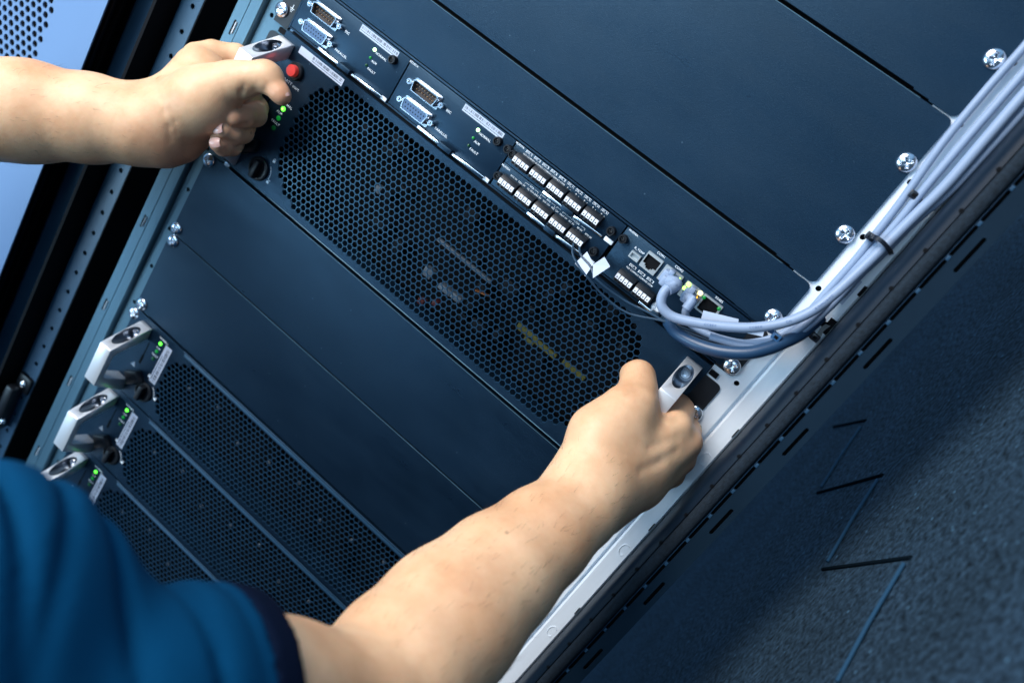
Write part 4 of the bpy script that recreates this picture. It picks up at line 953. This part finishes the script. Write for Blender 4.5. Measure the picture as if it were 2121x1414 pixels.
# redder skin at fingertips, knuckles and the heel of the hand
sp = [(dp(585, 200, 644), 12), (dp(484, 243, 664), 14), (dp(461, 270, 665), 14), (dp(455, 297, 668), 16), (dp(500, 205, 690), 12), (dp(365, 310, 684), 30), (dp(430, 255, 688), 22), (dp(1440, 925, 596), 16), (dp(1412, 845, 610), 12), (dp(1420, 965, 600), 14), (dp(1285, 1065, 575), 26), (dp(1375, 850, 600), 12)]
fl_ = np.zeros(len(bv))
for p, r in sp: fl_ = np.maximum(fl_, np.exp(-((bv - np.array(p[:])) ** 2).sum(1) / (r * r)))
ca = body.data.attributes.new('flush', 'FLOAT', 'POINT'); ca.data.foreach_set('value', (fl_ * .55).astype(np.float32))
# fine arm hair
rng = np.random.default_rng(3); m = MB()
bvn = np.zeros(len(body.data.vertices) * 3, np.float32); body.data.vertices.foreach_get('normal', bvn); bvn = bvn.reshape(-1, 3)
for chain, n_ in (([p for p, r in LA[3:8]], 420), ([p for p, r in (RA[5], RA[4], RA[3], RA[2], RA[1])], 620)):
    C = np.array([q[:] for q in chain]); seg = 0
    dm = np.min([np.sqrt(((bv - (C[i] + t * (C[i + 1] - C[i]))) ** 2).sum(1)) for i in range(len(C) - 1) for t in (0, .33, .66)], 0)
    idx_ = np.where(dm < 50)[0]
    dirv = C[-1] - C[0]; dirv /= np.linalg.norm(dirv)
    for i in rng.choice(idx_, n_):
        p = bv[i]; nn = bvn[i]; d = dirv + nn * .30 + rng.normal(size=3) * .28; d /= np.linalg.norm(d); L_ = rng.uniform(3, 8)
        m.tube([p - nn * .2, p + d * L_ * .5, p + d * L_ + dirv * .8 - nn * L_ * .12], .05, 3, rr=[.06, .05, .015], cap=False)
hair = m.build('arm_hair', 'hair_brown', body, smooth=False, clean=False); hair['kind'] = 'stuff'
# finger nails
def nail(c, nrm, along_, L, W):
    nrm = nrm.normalized(); t = (along_ - nrm * along_.dot(nrm)).normalized(); sd = nrm.cross(t); m = MB(); vs = []; fs = []
    for i in range(9):
        for j in range(7):
            a = (i / 8 - .5) * 2; b = (j / 6 - .5) * 2; w_ = W * (1 - .25 * max(0, abs(a)) ** 3)
            vs.append(c + t * a * L / 2 + sd * b * w_ / 2 + nrm * (.5 - 1.6 * b * b * .9 - .5 * a * a))
    for i in range(8):
        for j in range(6): fs.append((i * 7 + j, i * 7 + j + 1, (i + 1) * 7 + j + 1, (i + 1) * 7 + j))
    m.add(vs, fs); m.build('fingernail', 'nail', body)
RX, RU, RV = R[0], -R[1], -R[2]    # picture right, picture up, towards the photographer
nail(dp(584, 197, 643) + (RX * .80 + RU * .40 + RV * .45) * 6.0, RX * .80 + RU * .40 + RV * .45, RX * .4 - RU * .9, 8.5, 7)
nail(dp(464, 270, 664) + RV * 7.2 - RX * 3, RV * 1 - RX * .4 + RU * .1, -RX, 9, 8.5)
nail(dp(455, 299, 667) + RV * 6.6 - RX * 2, RV * 1 - RX * .25 - RU * .1, -RX, 9, 8)
# --- shirt: a sleeve with real folds, shoulder and torso
SL = [(dp(505, 1470, 350), 48), (dp(400, 1478, 332), 49), (dp(280, 1504, 312), 49), (dp(140, 1525, 300), 50), (dp(-115, 1345, 291), 65), (dp(-300, 1700, 330), 104)]
TS = [(dp(-300, 1700, 330), 104), (dp(-700, 1900, 480), 120), (dp(-1000, 1300, 520), 92)]
TS2 = [(dp(-600, 1850, 430), 130), (dp(-350, 2900, 620), 136)]
al = [p for p, r in SL]; lo = np.min([np.array(p[:]) for p in al], 0) - 120; hi = np.max([np.array(p[:]) for p in al], 0) + 85
fs_ = Field(lo, hi, 2.2)
fs_.chain(SL, 10, 1)
# folds: rings around the sleeve that fade in and out, displaced in the distance field
X, Y, Z = np.meshgrid(*[fs_.lo[i] + fs_.vx * np.arange(fs_.n[i]) for i in range(3)], indexing='ij', sparse=True)
ax = np.array((SL[0][0] - SL[3][0]).normalized()[:]); o_ = np.array(SL[0][0][:])
tt = (X - o_[0]) * ax[0] + (Y - o_[1]) * ax[1] + (Z - o_[2]) * ax[2]          # mm along the sleeve, 0 = cuff
up = np.array(RU[:]); rt = np.array(RX[:])
hu = (X - o_[0]) * up[0] + (Y - o_[1]) * up[1] + (Z - o_[2]) * up[2]
fold = np.zeros(fs_.f.shape, np.float32)
for c0, w_, a_, sl_ in ((-24, 3.0, 1.0, .06), (-38, 4.8, 2.6, -.12), (-50, 4.2, 2.6, .22), (-68, 5.2, 4.2, .02), (-92, 5, 4.6, -.18), (-112, 6, 3.0, .25)):
    s_ = tt - c0 - sl_ * hu - 3 * np.sin(hu * .05 + c0)
    fold += 1.25 * a_ * np.exp(-np.abs(s_ / (w_ * .55)) ** 1.5) * (0.55 + .45 * np.sin(hu * .035 + c0 * .3)) - a_ * .12 * np.exp(-((s_ - w_ * 2) / (w_ * 1.3)) ** 2)
fs_.f += fold
# open the sleeve at the cuff: cut by a plane and hollow it
cut = tt - (-2.0)
inner = fs_.f + 3.6
fs_.f = np.maximum(np.maximum(fs_.f, cut), -np.maximum(inner, -(tt + 26)))
fc_ = Field(lo, hi, 2.2); fc_.f = np.maximum(fs_.f - .5, -(tt + 16.5)).astype(np.float32); fs_.f = np.maximum(fs_.f, tt + 15).astype(np.float32)
cap(fs_); cap(fc_)
f2 = [p for p, r in TS + TS2]; lo = np.min([np.array(p[:]) for p in f2], 0) - 145; hi = np.max([np.array(p[:]) for p in f2], 0) + 145
ft3 = Field(lo, hi, 6); ft3.chain(TS, 40, 1); ft3.chain(TS2, 40, 60); cap(ft3)
shirt, sv = mesh_from([fs_.mesh(), ft3.mesh()], 'shirt', 'shirt_blue', person, 3)
mesh_from([fc_.mesh()], 'cuff', 'cuff_navy', shirt, 3)
# ================================================================== LIGHT
def area(loc, target, size, power, col, sy=None):
    l = bpy.data.lights.new('lamp', 'AREA'); l.energy = power; l.color = col; l.size = size; l.shape = 'RECTANGLE'; l.size_y = sy or size
    o = bpy.data.objects.new('area_lamp', l); COL.objects.link(o); o.location = loc
    o.rotation_euler = (Vector(target) - Vector(loc)).to_track_quat('-Z', 'Y').to_euler(); return o
area((-1.1, -1.2, 1.15), (0, 0, .1), 1.15, 60, (1, .955, .91))            # key: upper left, behind the photographer
area((-1.35, -1.45, -.60), (-.1, 0, 0), 1.0, 22, (.5, .78, 1), .6)            # cool light from the lower left
area((-.30, -1.75, .62), (.15, 0, .3), 1.4, 5, (.58, .82, 1), .5)              # added soft lamp behind the photographer, for sheen on the upper panels
area((.342, .1, 1.25), (.345, .1, 0), .06, 5.0, (.75, .88, 1), 1.1)  # added unseen lamp grazing down the carpet to fill the cabinet's shadow
area((-1.0, .9, .9), (-.5, 0, .1), .6, 4, (.6, .8, 1))
w = bpy.data.worlds.new('World'); scene.world = w; w.use_nodes = True; nt = w.node_tree; bg = nt.nodes['Background']
tc = nt.nodes.new('ShaderNodeTexCoord'); sx = nt.nodes.new('ShaderNodeSeparateXYZ'); nt.links.new(tc.outputs['Generated'], sx.inputs[0])
ma = nt.nodes.new('ShaderNodeMath'); ma.operation = 'MULTIPLY_ADD'; ma.inputs[1].default_value = -1.15; nt.links.new(sx.outputs['X'], ma.inputs[0]); nt.links.new(sx.outputs['Z'], ma.inputs[2])
mr = nt.nodes.new('ShaderNodeMapRange'); mr.inputs['From Min'].default_value = -.42; mr.inputs['From Max'].default_value = .42; nt.links.new(ma.outputs[0], mr.inputs[0])
cr = nt.nodes.new('ShaderNodeValToRGB'); e = cr.color_ramp.elements; e[0].color = (.01, .03, .06, 1); e[1].color = (.40, .85, 1.45, 1); nt.links.new(mr.outputs[0], cr.inputs[0])
nt.links.new(cr.outputs[0], bg.inputs[0]); bg.inputs[1].default_value = .42
# ================================================================== CAMERA
cam = bpy.data.cameras.new('camera'); co = bpy.data.objects.new('camera', cam); COL.objects.link(co); scene.camera = co
M = Matrix((R[0], -R[1], -R[2])).transposed().to_4x4(); M.translation = CP * S; co.matrix_world = M
cam.sensor_width = 36; cam.lens = F * 36 / 2121; cam.clip_start = .01; cam.clip_end = 50
cam.dof.use_dof = True; cam.dof.focus_distance = .622; cam.dof.aperture_fstop = 5.0
for o in bpy.data.objects:
    if '_o' in o: del o['_o']
scene.view_settings.view_transform = 'Standard'; scene.view_settings.look = 'None'; scene.view_settings.exposure = 0
scene.render.resolution_x = 1024; scene.render.resolution_y = 682
scene.render.engine = 'CYCLES'
